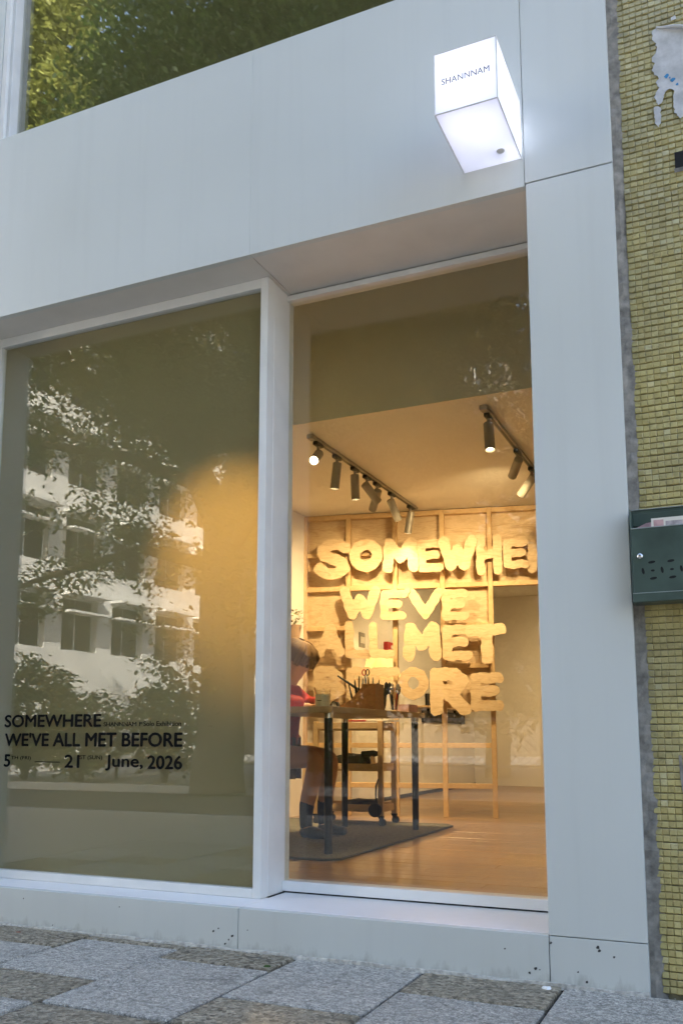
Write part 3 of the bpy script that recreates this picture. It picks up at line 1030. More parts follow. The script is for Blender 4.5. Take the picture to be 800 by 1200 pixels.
# ------------------------------------------------------------------ rug, table and what stands on it
rug = tag(empty('rug', (-2.6, 2.1, ZF)), 'grey green woven rug under the work table', 'rug')
rp = [(-3.2, 1.18), (-1.97, 1.16), (-1.905, 1.22), (-1.90, 3.08), (-1.96, 3.16), (-3.2, 3.15)]
MB().prism(rp, 'z', ZF + .001, ZF + .010).build('pile', M['rug'], rug)
edge = MB()
for (ax, ay), (bx, by) in zip(rp[:-1], rp[1:]):
    edge.tube([(ax, ay, ZF + .006), (bx, by, ZF + .006)], [.0065, .0065], 8)
edge.build('binding', M['rugedge'], rug)

TZ0, TZ1 = .910, .944
tb = tag(empty('work_table', (-2.29, 2.03, ZF)), 'long work table with grey wood top and black legs', 'table')
box('tabletop', -2.572, -1.985, 1.285, 2.775, TZ0, TZ1, M['board'], tb, .003, 2)
for lx in (-2.542, -2.032):
    for ly in (1.345, 2.70):
        MB().cyl((lx, ly, ZF + .011), (lx, ly, TZ0 - .028), .021, .023, n=16).build('leg', M['blackmetal'], tb, True)
        MB().cyl((lx, ly, TZ0 - .0275), (lx, ly, TZ0 - .001), .025, n=16).build('leg_collar', M['steel'], tb, True)

# candle
cd = tag(empty('candle_jar', (-2.235, 1.70, TZ1)), 'pale glass jar candle on the table by the hands', 'candle')
MB().lathe([(0, .001), (.044, .001), (.046, .004), (.046, .108), (.0435, .108), (.0435, .008), (0, .008)], 28).build('jar', M['clear'], cd, True, False)
MB().lathe([(0, .010), (.0425, .010), (.0425, .082), (.02, .079), (0, .078)], 28).build('wax', M['wax'], cd, True, False)
MB().cyl((0, 0, .078), (.001, 0, .090), .0012, n=6).build('wick', M['rubber'], cd, False, False)
box('label', -2.250, -2.222, 1.6525, 1.6535, TZ1 + .045, TZ1 + .049, M['rubber'], cd)

# stepped wooden organiser with tools
og = tag(empty('desk_organiser', (-2.12, 2.02, TZ1)), 'dark wooden stepped organiser filled with tools', 'organiser')
x0, y0 = -2.235, 1.96
mb = MB()
mb.prism([(-2.245, TZ1 + .001), (-2.012, TZ1 + .001), (-2.012, TZ1 + .155), (-2.095, TZ1 + .155), (-2.10, TZ1 + .135), (-2.175, TZ1 + .058), (-2.245, TZ1 + .028)], 'y', 1.955, 1.963)
mb.prism([(-2.245, TZ1 + .001), (-2.012, TZ1 + .001), (-2.012, TZ1 + .155), (-2.095, TZ1 + .155), (-2.10, TZ1 + .135), (-2.175, TZ1 + .058), (-2.245, TZ1 + .028)], 'y', 2.085, 2.093)
mb.build('side_panel', M['darkwood'], og)
box('front_panel', -2.245, -2.238, 1.9632, 2.0848, TZ1 + .001, TZ1 + .028, M['darkwood'], og)
box('divider', -2.178, -2.171, 1.9632, 2.0848, TZ1 + .001, TZ1 + .060, M['darkwood'], og)
box('divider', -2.098, -2.091, 1.9632, 2.0848, TZ1 + .001, TZ1 + .150, M['darkwood'], og)
box('back_panel', -2.019, -2.012, 1.9632, 2.0848, TZ1 + .001, TZ1 + .154, M['darkwood'], og)

tool_mats = ['rubber', 'blackmetal', 'green_metal', 'steel', 'red', 'darkwood']


def tool(name, label, cat, base, tip, r, mat, headr=None, group=None):
    root = tag(empty(name, base), label, cat, group)
    b, t = Vector(base), Vector(tip)
    mid = b.lerp(t, .62)
    MB().tube([b, b.lerp(t, .3), mid], [r, r * 1.15, r * .9], 8).build('handle', M[mat], root, True)
    MB().tube([mid, mid.lerp(t, .15), mid.lerp(t, .8), t], [r * .9, headr or r * .8, headr or r * .7, r * .25], 8).build('tip', M[random.choice(['rubber', 'steel', 'blackmetal'])], root, True)
    return root


for i, (bx, by, tx, ty, tz, r, mt) in enumerate([
        (-2.16, 1.985, -2.20, 1.98, .175, .006, 'rubber'), (-2.15, 2.01, -2.165, 2.0, .185, .007, 'blackmetal'), (-2.14, 2.04, -2.135, 2.05, .170, .008, 'green_metal'),
        (-2.13, 1.985, -2.125, 1.975, .205, .006, 'rubber'), (-2.115, 2.02, -2.11, 2.0, .195, .008, 'rubber'), (-2.15, 2.06, -2.19, 2.07, .15, .007, 'steel'),
        (-2.07, 1.99, -2.068, 1.985, .200, .007, 'rubber'), (-2.05, 2.01, -2.046, 2.005, .195, .006, 'rubber'), (-2.035, 2.05, -2.03, 2.06, .185, .006, 'red')]):
    tool('pen', 'pen or small tool standing in the stepped organiser', 'pen', (bx, by, TZ1 + .012), (tx, ty, TZ1 + tz), r, mt, None, 'tools in the stepped organiser')

sc_ = tag(empty('scissors', (-2.105, 1.98, TZ1 + .02)), 'scissors with loop handles upright in the organiser', 'scissors')
for s in (-1, 1):
    loop = [(-2.085 + s * .012 + .011 * math.cos(a), 1.985, TZ1 + .225 + .018 * math.sin(a)) for a in np.linspace(0, 2 * math.pi, 13)]
    MB().tube(loop, [.0035] * 13, 6).build('finger_loop', M['red'] if s < 0 else M['rubber'], sc_, True)
    MB().tube([(-2.085 + s * .008, 1.985, TZ1 + .208), (-2.085, 1.985, TZ1 + .15), (-2.085 - s * .004, 1.985, TZ1 + .06)], [.004, .004, .002], 6).build('blade', M['steel'], sc_, True)

# desk lamp arm / caliper: black angled arm left of the organiser
cl = tag(empty('angled_tool', (-2.20, 2.06, TZ1)), 'black folding arm tool angled above the table', 'tool')
MB().tube([(-2.165, 2.06, TZ1 + .002), (-2.175, 2.06, TZ1 + .13)], [.006, .006], 8).build('upright', M['rubber'], cl, True)
MB().tube([(-2.170, 2.06, TZ1 + .13), (-2.305, 2.06, TZ1 + .215)], [.009, .005], 8).build('arm', M['rubber'], cl, True)
MB().cyl((-2.172, 2.052, TZ1 + .131), (-2.172, 2.068, TZ1 + .131), .011, n=12).build('pivot', M['steel'], cl, True)
tp = tag(empty('tape_dispenser', (-2.27, 1.98, TZ1)), 'black tape dispenser lying in front of the organiser', 'tape dispenser')
MB().prism([(-2.315, TZ1 + .001), (-2.252, TZ1 + .001), (-2.252, TZ1 + .02), (-2.268, TZ1 + .05), (-2.295, TZ1 + .055), (-2.318, TZ1 + .03)], 'y', 1.96, 1.99).build('body', M['rubber'], tp)
MB().cyl((-2.284, 1.958, TZ1 + .030), (-2.284, 1.992, TZ1 + .030), .018, n=16).build('tape_roll', M['steel'], tp, True)


def brush_cup(x, y, label, n, seed, what, group):
    rs = random.Random(seed)
    root = tag(empty('cup', (x, y, TZ1)), label, 'cup', 'cups at the far end of the table')
    MB().lathe([(0, .001), (.026, .001), (.030, .078), (.028, .078), (.0245, .006), (0, .006)], 20).build('cup_wall', M['clear'], root, True, False)
    for i in range(n):
        a = rs.uniform(0, 6.28)
        tool('brush', what, 'brush',
             (x + .012 * math.cos(a), y + .012 * math.sin(a), TZ1 + .008), (x + .035 * math.cos(a), y + .035 * math.sin(a), TZ1 + rs.uniform(.14, .19)), .0045, rs.choice(tool_mats), .012, group)


brush_cup(-2.105, 2.30, 'clear cup of dark markers beside the organiser', 6, 2, 'dark marker in the clear cup nearest the organiser', 'markers in the nearer cup')
brush_cup(-2.040, 2.34, 'clear cup of wide brushes farther along the table', 7, 5, 'wide brush in the second clear cup from the organiser', 'brushes in the farther cup')
pb = tag(empty('pencil_tin', (-2.03, 2.60, TZ1)), 'low pinkish tray at the far table end', 'tray')
mb = MB()
mb.box(-2.10, -2.0, 2.50, 2.503, TZ1 + .002, TZ1 + .05).box(-2.10, -2.0, 2.667, 2.67, TZ1 + .002, TZ1 + .05)
mb.box(-2.10, -2.097, 2.5035, 2.6665, TZ1 + .002, TZ1 + .05).box(-2.003, -2.0, 2.5035, 2.6665, TZ1 + .002, TZ1 + .05).box(-2.0965, -2.0035, 2.5035, 2.6665, TZ1 + .002, TZ1 + .006)
mb.build('tray_wall', M['pinkpaper'], pb)
sk = tag(box('sketch_paper', -2.56, -2.30, 1.72, 1.95, TZ1 + .0008, TZ1 + .003, M['paper']), 'white sheet of paper under the writing hands', 'paper')

# ------------------------------------------------------------------ wooden cart on casters
ct = tag(empty('tool_cart', (-2.6, 2.98, ZF)), 'wooden three shelf cart on black casters behind the table', 'cart')
CX0, CX1, CY0, CY1 = -2.86, -2.325, 2.85, 3.135
for px_ in (CX0 + .018, CX1 - .018):
    for py_ in (CY0 + .015, CY1 - .015):
        box('post', px_ - .018, px_ + .018, py_ - .014, py_ + .014, ZF + .075, .895, M['cart'], ct, .002)
        k = empty('caster', (px_, py_, ZF)); k.parent = ct; k.matrix_parent_inverse = world_matrix(ct).inverted()
        MB().cyl((px_ + .01, py_ - .010, ZF + .032), (px_ + .01, py_ + .010, ZF + .032), .026, n=18).build('wheel', M['rubber'], k, True)
        MB().prism([(px_ - .022, ZF + .074), (px_ + .020, ZF + .074), (px_ + .016, ZF + .050), (px_ + .010, ZF + .030), (px_ - .004, ZF + .045)], 'y', py_ - .014, py_ + .014).build('fork', M['rubber'], k)
for z0_, z1_ in ((.830, .885), (.548, .600), (.270, .320)):
    sh = box('shelf', CX0 + .037, CX1 - .037, CY0 + .003, CY1 - .003, z0_, z0_ + .012, M['cart'], ct, .001)
    box('shelf_rail', CX0 + .037, CX1 - .037, CY0 - .001, CY0 + .012, z0_ + .0125, z1_, M['cart'], sh, .001)
    box('shelf_rail', CX0 + .037, CX1 - .037, CY1 - .012, CY1 + .001, z0_ + .0125, z1_, M['cart'], sh, .001)
    box('shelf_rail', CX1 - .030, CX1 - .012, CY0 + .031, CY1 - .031, z0_, z1_, M['cart'], sh, .001)
pads = tag(empty('paper_pad', (-2.42, 2.96, .89)), 'stack of papers jutting over the cart top', 'paper pad')
box('sheet_stack', -2.45, -2.28, 2.86, 3.08, .843 + .05, .905, M['paper'], pads, .001)
box('cover', -2.62, -2.46, 2.87, 3.07, .844 + .05, .903, M['red'], pads, .001)


def lump(name, label, cat, loc, s, mat, seed):
    """irregular soft heap: rounded, dented box"""
    rs = random.Random(seed)
    b = bmesh.new()
    bmesh.ops.create_icosphere(b, subdivisions=3, radius=1)
    for v in b.verts:
        f = 1 + .18 * math.sin(v.co.x * 5 + seed) * math.cos(v.co.y * 6 + seed * 2) + .1 * math.sin(v.co.z * 9 + seed)
        c = v.co * f
        c = Vector((math.copysign(abs(c.x) ** .7, c.x) * s[0], math.copysign(abs(c.y) ** .7, c.y) * s[1], math.copysign(abs(c.z) ** .7, c.z) * s[2]))
        v.co = c + Vector((0, 0, s[2] * .98))
        if v.co.z < 0: v.co.z = 0
    me = bpy.data.meshes.new(name); b.to_mesh(me); b.free()
    for p in me.polygons: p.use_smooth = True
    o = link(name, me, mat)
    o.location = loc
    return tag(o, label, cat)


lump('tool_bag', 'dark soft tool bag on the middle cart shelf', 'bag', (-2.60, 2.98, .5605), (.12, .07, .055), M['rubber'], 3)
bx_ = tag(empty('power_drill', (-2.45, 2.97, .561)), 'small drill lying on the middle cart shelf', 'drill')
MB().tube([(-2.52, 2.95, .665), (-2.43, 2.95, .668), (-2.39, 2.95, .668)], [.02, .024, .012], 10).build('body', M['rubber'], bx_, True)
MB().tube([(-2.44, 2.95, .660), (-2.43, 2.95, .562)], [.016, .019], 10).build('grip', M['cart'], bx_, True)
lump('cable_heap', 'black cable heap on the lowest cart shelf', 'cable', (-2.53, 2.98, .2825), (.11, .07, .035), M['rubber'], 9)
tr_ = tag(empty('tape_reel', (-2.365, 2.83, .33)), 'black round reel hanging on the cart post', 'reel')
MB().cyl((-2.375, 2.826, .285), (-2.375, 2.848, .285), .047, n=24).build('reel_disc', M['rubber'], tr_, True)
MB().tube([(-2.372, 2.840, .33), (-2.368, 2.838, .45), (-2.35, 2.838, .50)], [.006, .008, .004], 8).build('cord_loop', M['rubber'], tr_, True)


# ------------------------------------------------------------------ person seated at the table
def skin_mesh(name, V, E, sub=2, smooth=True):
    me = bpy.data.meshes.new(name)
    me.from_pydata([v[:3] for v in V], E, [])
    o = bpy.data.objects.new(name, me)
    col.objects.link(o)
    md = o.modifiers.new('s', 'SKIN')
    md.use_smooth_shade = True
    lay = me.skin_vertices[0].data if len(me.skin_vertices) else None
    if lay is None:
        bpy.context.view_layer.objects.active = o
        lay = me.skin_vertices[0].data
    for i, v in enumerate(V):
        r = v[3]
        lay[i].radius = (r, r) if not isinstance(r, tuple) else r
        lay[i].use_root = (i == 0)
    ss = o.modifiers.new('d', 'SUBSURF')
    ss.levels = ss.render_levels = sub
    dg = bpy.context.evaluated_depsgraph_get()
    out = bpy.data.meshes.new_from_object(o.evaluated_get(dg))
    bpy.data.objects.remove(o)
    for p in out.polygons: p.use_smooth = True
    return out


PY = 2.08
per = tag(empty('person', (-2.80, PY, ZF)), 'person with brown fringe in red top, seated writing at the table', 'person')
hipz = .655
V = [(-2.79, PY, hipz, .115), (-2.755, PY, .80, .105), (-2.735, PY, .93, .112), (-2.715, PY, 1.045, .105), (-2.690, PY, 1.115, .055), (-2.665, PY, 1.165, .048),
     (-2.640, PY, 1.225, .080), (-2.615, PY, 1.290, .092), (-2.605, PY, 1.335, .075)]
E = [(i, i + 1) for i in range(8)]


def chain(root, pts):
    last = root
    for p in pts:
        V.append(p); E.append((last, len(V) - 1)); last = len(V) - 1
    return last


for s, ky, ay in ((-1, PY - .105, PY - .12), (1, PY + .115, PY + .13)):
    chain(0, [(-2.78, PY + s * .085, hipz - .005, .088), (-2.60, (PY + s * .085 + ky) / 2, .662, .078), (-2.445, ky, .655, .060), (-2.465, ky, .53, .056), (-2.495, ay, .40, .050), (-2.505, ay, .27, .036), (-2.495, ay, .225, .040), (-2.40, ay, .202, .030)])
for s, ex, ey, hx, hy in ((-1, -2.66, PY - .20, -2.485, PY - .115), (1, -2.66, PY + .20, -2.46, PY + .06)):
    w = chain(3, [(-2.720, PY + s * .120, 1.055, .060), (-2.705, PY + s * .172, 1.030, .052), (ex, ey, .975, .040), ((ex + hx) / 2, (ey + hy) / 2, .972, .034), (hx - .03, hy, .968, .024)])
    pz = .970
    p_ = chain(w, [(hx, hy, pz, (.024, .014)), (hx + .035, hy - s * .004, pz + .004, (.026, .013))])
    for fi, (dy, ln) in enumerate(((-.018, .030), (-.006, .036), (.006, .034), (.018, .028))):
        chain(p_, [(hx + .050, hy + dy, pz + .006, .0075), (hx + .050 + ln * .6, hy + dy * 1.15, pz + .004, .0070), (hx + .050 + ln, hy + dy * 1.1, pz - .010, .0055)])
    chain(p_ - 1, [(hx + .012, hy - s * .026, pz + .002, .009), (hx + .040, hy - s * .034, pz, .0075)])
body_me = skin_mesh('body', V, E, 2)
# face: nose, brow, chin pushed out of the head towards +x, a little downwards
hc = Vector((-2.622, PY, 1.265))
fwd_ = Vector((.86, 0, -.51)).normalized(); up_ = Vector((.51, 0, .86)).normalized(); sd_ = Vector((0, 1, 0))
for v in body_me.vertices:
    d = v.co - hc
    if d.length > .16: continue
    a, b, c = d.dot(fwd_), d.dot(up_), d.dot(sd_)
    if a < .02: continue
    nose = .022 * math.exp(-(c / .013) ** 2) * math.exp(-((b + .015) / .020) ** 2)
    chin = .010 * math.exp(-(c / .03) ** 2) * math.exp(-((b + .085) / .02) ** 2)
    lips = .007 * math.exp(-(c / .022) ** 2) * math.exp(-((b + .052) / .010) ** 2)
    eye = -.008 * (math.exp(-((c - .032) / .014) ** 2) + math.exp(-((c + .032) / .014) ** 2)) * math.exp(-((b - .012) / .012) ** 2)
    v.co += fwd_ * (nose + chin + lips + eye)
body = link('body', body_me, M['skin'], per)
for s in (-1, 1):
    c = hc + fwd_ * .078 + up_ * .010 + sd_ * s * .032
    put(MB().lathe([(0, -.009), (.006, -.006), (.009, 0), (.006, .006), (0, .009)], 10).build('eye', M['rubber'], None, True), per, Matrix.Translation(c))
    ear = MB().tube([hc + Vector((-.012, s * .088, -.012)), hc + Vector((-.004, s * .098, .012)), hc + Vector((.006, s * .090, .022))], [.008, .012, .008], 8)
    ear.build('ear', M['skin'], per, True)
# red top
Vs, Es = [], []
V, E = Vs, Es
V += [(-2.785, PY, .635, .128), (-2.750, PY, .74, .128), (-2.745, PY, .84, .124), (-2.735, PY, .95, .126), (-2.720, PY, 1.045, .118), (-2.698, PY, 1.105, .066)]
E += [(i, i + 1) for i in range(5)]
for s, ex, ey, hx, hy in ((-1, -2.66, PY - .20, -2.485, PY - .115), (1, -2.66, PY + .20, -2.46, PY + .06)):
    chain(4, [(-2.722, PY + s * .120, 1.058, .072), (-2.705, PY + s * .176, 1.030, .066), (ex, ey, .992, .060), ((ex * .4 + hx * .6), (ey * .4 + hy * .6), .992, .050), (hx - .035, hy, .985, .038)])
link('top', skin_mesh('top', V, E, 2), M['shirt'], per)
V, E = [], []
V += [(-2.795, PY, hipz - .005, .128)]
for s, ky in ((-1, PY - .105), (1, PY + .115)):
    chain(0, [(-2.74, PY + s * .085, hipz - .003, .098), (-2.62, PY + s * .095, .660, .092)])
link('shorts', skin_mesh('shorts', V, E, 2), M['shorts'], per)
for s, ay in ((-1, PY - .12), (1, PY + .13)):
    V, E = [(-2.491, ay, .425, .0535), (-2.500, ay, .36, .0475), (-2.506, ay, .27, .040), (-2.495, ay, .228, .044)], [(0, 1), (1, 2), (2, 3)]
    link('sock', skin_mesh('sock', V, E, 2), M['sock'], per)
    V, E = [(-2.545, ay, .214, (.036, .036)), (-2.49, ay, .224, (.048, .044)), (-2.42, ay, .210, (.044, .034)), (-2.345, ay, .203, (.038, .026))], [(0, 1), (1, 2), (2, 3)]
    sm = skin_mesh('shoe', V, E, 2)
    for v in sm.vertices: v.co.z = max(v.co.z, ZF + .0115)
    link('shoe', sm, M['shoe'], per)
# hair: cap of a shaped shell with fringe and bob, plus strands
b = bmesh.new()
bmesh.ops.create_uvsphere(b, u_segments=40, v_segments=26, radius=1)
hv = []
for v in b.verts:
    d = v.co.copy()
    a, bb, c = d.x, d.z, d.y          # forward, up, side in head axes
    r = .112
    if bb < 0: r = .112 - .006 * bb
    p = hc + up_ * (.012 + bb * r * (1.02 if bb > 0 else 1.15)) + fwd_ * (-.012 + a * .118) + sd_ * c * .108
    ang = math.atan2(c, a)
    p += (p - hc).normalized() * (.004 * math.sin(ang * 23) + .003 * math.sin(ang * 41 + 2))
    v.co = p
kill = []
for f in b.faces:
    d = f.calc_center_median() - hc
    a, bb, c = d.dot(fwd_), d.dot(up_), d.dot(sd_)
    wob = .006 * math.sin(math.atan2(c, a) * 17)
    if a > .060 and bb < .004 + wob: kill.append(f)          # fringe over the brow
    elif a > -.020 and bb < -.012 + wob * .6 - max(0, a) * .1: kill.append(f)   # cheek and ear stay free
    elif bb < -.080 + wob: kill.append(f)
bmesh.ops.delete(b, geom=kill, context='FACES')
bmesh.ops.solidify(b, geom=list(b.faces), thickness=.010)
me = bpy.data.meshes.new('hair'); b.to_mesh(me); b.free()
for p in me.polygons: p.use_smooth = True
hair = link('hair', me, M['hair'], per)
mb = MB()
rs = random.Random(5)
for i in range(150):
    th = rs.uniform(-2.9, 2.9); r0 = rs.uniform(.2, 1)
    start = hc + up_ * .128 + fwd_ * (.05 * math.cos(th) - .02) + sd_ * .05 * math.sin(th)
    mid = hc + up_ * rs.uniform(.055, .075) + fwd_ * (.124 * math.cos(th) - .012) + sd_ * .116 * math.sin(th)
    endz = rs.uniform(-.015, .01) if abs(th) < 1.0 else (rs.uniform(-.035, -.005) if abs(th) < 1.75 else rs.uniform(-.105, -.05))
    end = hc + up_ * endz + fwd_ * (.122 * math.cos(th) - .012) + sd_ * .114 * math.sin(th)
    mb.tube([start, start.lerp(mid, .6) + up_ * .012, mid, end], [.002, .0035, .0035, .001], 4, False)
mb.build('hair_strands', M['hair'], per, True)
pn = tag(MB().tube([(-2.425, PY - .112, .962), (-2.435, PY - .122, 1.03), (-2.445, PY - .132, 1.085)], [.0015, .0045, .0045], 8).build('pencil', M['darkwood'], None, True), 'pencil held in the writing hand', 'pencil')
per.location.x += .035
pn.location.x += .035
st = tag(empty('stool', (-2.86, PY, ZF)), 'low wooden stool under the seated person', 'stool')
MB().lathe([(0, 0), (.165, 0), (.175, .008), (.175, .026), (.165, .034), (0, .034)], 32).build('seat', M['cart'], st, True).matrix_parent_inverse = Matrix.Translation((0, 0, .505 - ZF))
for k in range(4):
    a = math.pi / 4 + k * math.pi / 2
    MB().cyl((-2.86 + .13 * math.cos(a), PY + .13 * math.sin(a), .504), (-2.86 + .17 * math.cos(a), PY + .17 * math.sin(a), ZF + .011), .016, .013, n=12).build('leg', M['cart'], st, True)

# ------------------------------------------------------------------ things on and by the left wall
lp = tag(empty('floor_lamp', (-3.02, 4.6, ZF)), 'white drum shade floor lamp behind the timber frame', 'lamp')
MB().lathe([(.140, 0), (.185, -.24), (.181, -.24), (.136, 0)], 32).build('lamp_shade', film_mat('paper_shade', (.55, .52, .45), (.40, .36, .28)), lp, True).matrix_parent_inverse = Matrix.Translation((0, 0, 1.50 - ZF))
MB().cyl((-3.02, 4.6, ZF + .02), (-3.02, 4.6, 1.34), .009, n=10).build('pole', M['steel'], lp, True)
ld = bpy.data.lights.new('shade_lamp', 'POINT')
ld.energy = 0.9; ld.color = WARM; ld.shadow_soft_size = .03
lo = bpy.data.objects.new('shade_lamp', ld); col.objects.link(lo)
lo.parent = lp; lo.location = (0, 0, 1.40 - ZF)
MB().lathe([(0, 0), (.13, 0), (.125, .018), (.02, .024), (0, .024)], 28).build('foot', M['blackmetal'], lp, True, False)
al = tag(empty('alarm_box', (XW, 5.40, 1.68)), 'small red alarm box on the left wall', 'alarm box')
box('casing', XW + .001, XW + .05, 5.30, 5.49, 1.63, 1.73, M['red'], al, .004)
MB().cyl((XW + .05, 5.40, 1.68), (XW + .056, 5.40, 1.68), .022, n=14).build('button', M['paper'], al, True)
sw_ = tag(empty('wall_switch', (XW, 4.74, 1.69)), 'grey double switch plate on the left wall', 'switch')
box('plate', XW + .001, XW + .012, 4.67, 4.80, 1.62, 1.76, M['lampgrey'], sw_, .002)
box('rocker', XW + .0121, XW + .017, 4.69, 4.73, 1.66, 1.72, M['paper'], sw_, .001)
box('rocker', XW + .0121, XW + .017, 4.74, 4.78, 1.66, 1.72, M['paper'], sw_, .001)
ws = tag(empty('wall_shelf', (XW, 6.9, 1.10)), 'thin wooden shelf with dark prints on the left wall', 'shelf')
box('board', XW + .001, XW + .16, 6.2, 8.1, 1.105, 1.125, M['pine'], ws, .002)
box('bracket', XW + .001, XW + .03, 6.6, 6.63, 1.02, 1.104, M['blackmetal'], ws)
box('bracket', XW + .001, XW + .03, 7.6, 7.63, 1.02, 1.104, M['blackmetal'], ws)
for k, (ya, yb, za, zb, nm) in enumerate(((6.42, 8.02, .95, 1.08, 'wide dark print hung below the wall shelf'), (6.55, 6.85, 1.126, 1.27, 'small black print leaning on the wall shelf'))):
    pf = tag(empty('framed_print', (XW, (ya + yb) / 2, za)), nm, 'picture')
    box('picture_frame', XW + .002, XW + .024, ya, yb, za, zb, M['blackmetal'], pf, .002)
    box('print', XW + .0242, XW + .025, ya + .03, yb - .03, za + .02, zb - .02, plain('dark_print', (.06, .05, .045), .6, 0, .9, 9), pf)
pl_ = tag(empty('hanging_plant', (-3.20, 3.20, 1.55)), 'small leafy plant in a hanging pot on the left wall', 'plant')
MB().lathe([(0, 0), (.045, 0), (.062, .10), (.056, .10), (.045, .012), (0, .012)], 20).build('pot', M['pot'], pl_, True, False)
mb = MB()
rs = random.Random(11)
for i in range(70):
    a = rs.uniform(0, 6.28); q = rs.uniform(.01, .085); z = .10 + rs.uniform(0, .13) - q * .4
    c = Vector((q * math.cos(a), q * math.sin(a), z)); d = Vector((math.cos(a), math.sin(a), rs.uniform(-.4, .6))).normalized(); s_ = d.cross(Vector((0, 0, 1))).normalized()
    l = rs.uniform(.03, .05)
    vv = [mb.bm.verts.new(c + p) for p in (Vector((0, 0, 0)), d * l * .5 + s_ * l * .3, d * l, d * l * .5 - s_ * l * .3)]
    mb.bm.faces.new(vv)
mb.build('foliage', M['leaf2'], pl_, False, False)
MB().tube([(-3.20, 3.2, 1.552), (-3.279, 3.2, 1.552)], [.006, .006], 8).build('bracket', M['blackmetal'], pl_, True)

# ------------------------------------------------------------------ lit sign box
sx0, sx1, sz0, sz1, sd = -.850, -.634, 2.866, 3.092, .347
sg = tag(empty('sign_box', ((sx0 + sx1) / 2, 0, sz0)), 'glowing white cube sign with grey shop lettering', 'sign')


def acrylic():
    m = bpy.data.materials.new('opal_acrylic')
    m.use_nodes = True
    nt = m.node_tree
    nt.nodes.clear()
    out = nt.nodes.new('ShaderNodeOutputMaterial')
    d = nt.nodes.new('ShaderNodeBsdfDiffuse'); d.inputs[0].default_value = (.55, .55, .57, 1)
    t = nt.nodes.new('ShaderNodeBsdfTranslucent'); t.inputs[0].default_value = (.42, .42, .44, 1)
    gl = nt.nodes.new('ShaderNodeBsdfGlossy'); gl.inputs['Roughness'].default_value = .12
    a = nt.nodes.new('ShaderNodeAddShader')
    mx = nt.nodes.new('ShaderNodeMixShader'); mx.inputs[0].default_value = .05
    nt.links.new(d.outputs[0], a.inputs[0]); nt.links.new(t.outputs[0], a.inputs[1])
    nt.links.new(a.outputs[0], mx.inputs[1]); nt.links.new(gl.outputs[0], mx.inputs[2])
    nt.links.new(mx.outputs[0], out.inputs[0])
    return m


M['acrylic'] = acrylic()
# each face a thin sheet so light passes one wall only
t_ = .0015
box('front_face', sx0, sx1, -sd, -sd + t_, sz0, sz1, M['acrylic'], sg, .0006)
box('bottom_face', sx0, sx1, -sd + t_ + .0003, -.002, sz0, sz0 + t_, M['acrylic'], sg)
box('top_face', sx0, sx1, -sd + t_ + .0003, -.002, sz1 - t_, sz1, M['acrylic'], sg)
box('side_face', sx0, sx0 + t_, -sd + t_ + .0003, -.002, sz0 + t_ + .0003, sz1 - t_ - .0003, M['acrylic'], sg)
box('side_face', sx1 - t_, sx1, -sd + t_ + .0003, -.002, sz0 + t_ + .0003, sz1 - t_ - .0003, M['acrylic'], sg)
ed = MB()
for (a, b_) in (((sx0, -sd, sz0), (sx1, -sd, sz0)), ((sx0, -sd, sz1), (sx1, -sd, sz1)), ((sx0, -sd, sz0), (sx0, -sd, sz1)), ((sx1, -sd, sz0), (sx1, -sd, sz1)),
               ((sx0, -sd, sz0), (sx0, -.002, sz0)), ((sx1, -sd, sz0), (sx1, -.002, sz0)), ((sx1, -sd, sz1), (sx1, -.002, sz1))):
    ed.tube([a, b_], [.0022, .0022], 6)
M['edge'] = plain('acrylic_edge', (.62, .62, .60), .3)
ed.build('edge_seam', M['edge'], sg)
box('back_plate', sx0 + .002, sx1 - .002, -.0018, -.0006, sz0 + .002, sz1 - .002, M['frame'], sg)
me = text_mesh("SHANNNAM", .165, .0225, .010, .0006, 1.0)
M['signink'] = plain('grey_ink', (.10, .10, .13), .6)
o = link('lettering', me, M['signink'], sg, False)
o.location = (sx0 + .026 - sg.location.x, -sd - .0002, .104)
put(MB().lathe([(0, -.004), (.010, -.004), (.0145, -.001), (.0145, .0)], 20).build('bottom_disc', M['edge'], None, True), sg, Matrix.Translation((-.693, -.075, sz0 - .0002)))  # plain grey disc on the bottom face, near the bulb
bulb = Vector((-.700, -.052, sz0 + .030))
put(MB().lathe([(0, -.020), (.012, -.017), (.019, -.006), (.019, .006), (.012, .017), (0, .020)], 16).build('bulb', M['frame'], None, True), sg, Matrix.Translation(bulb))
for nm, p, e, rad in (('sign_lamp', (-.745, -.24, sz0 + .125), 0.20, .03), ('sign_lamp', tuple(bulb + Vector((.006, .0, .028))), .035, .008), ('sign_lamp', (-.660, -.03, sz0 + .09), .035, .008)):
    ld = bpy.data.lights.new(nm, 'POINT')
    ld.energy = e; ld.color = (.86, .90, 1.0); ld.shadow_soft_size = rad
    lo = bpy.data.objects.new(nm, ld); col.objects.link(lo)
    lo.parent = sg; lo.matrix_parent_inverse = Matrix.Translation(-Vector(sg.location)); lo.location = p

# ------------------------------------------------------------------ neighbouring tiled building
YN = 0.030
nb = tag(empty('tiled_building', (1.0, .2, 0)), 'yellow green mosaic tiled building to the right of the shop', 'building')
box('wall_core', XP + .0505, 6.0, YN + .006, 12.0, -.15, 20.0, M['grout'], nb)
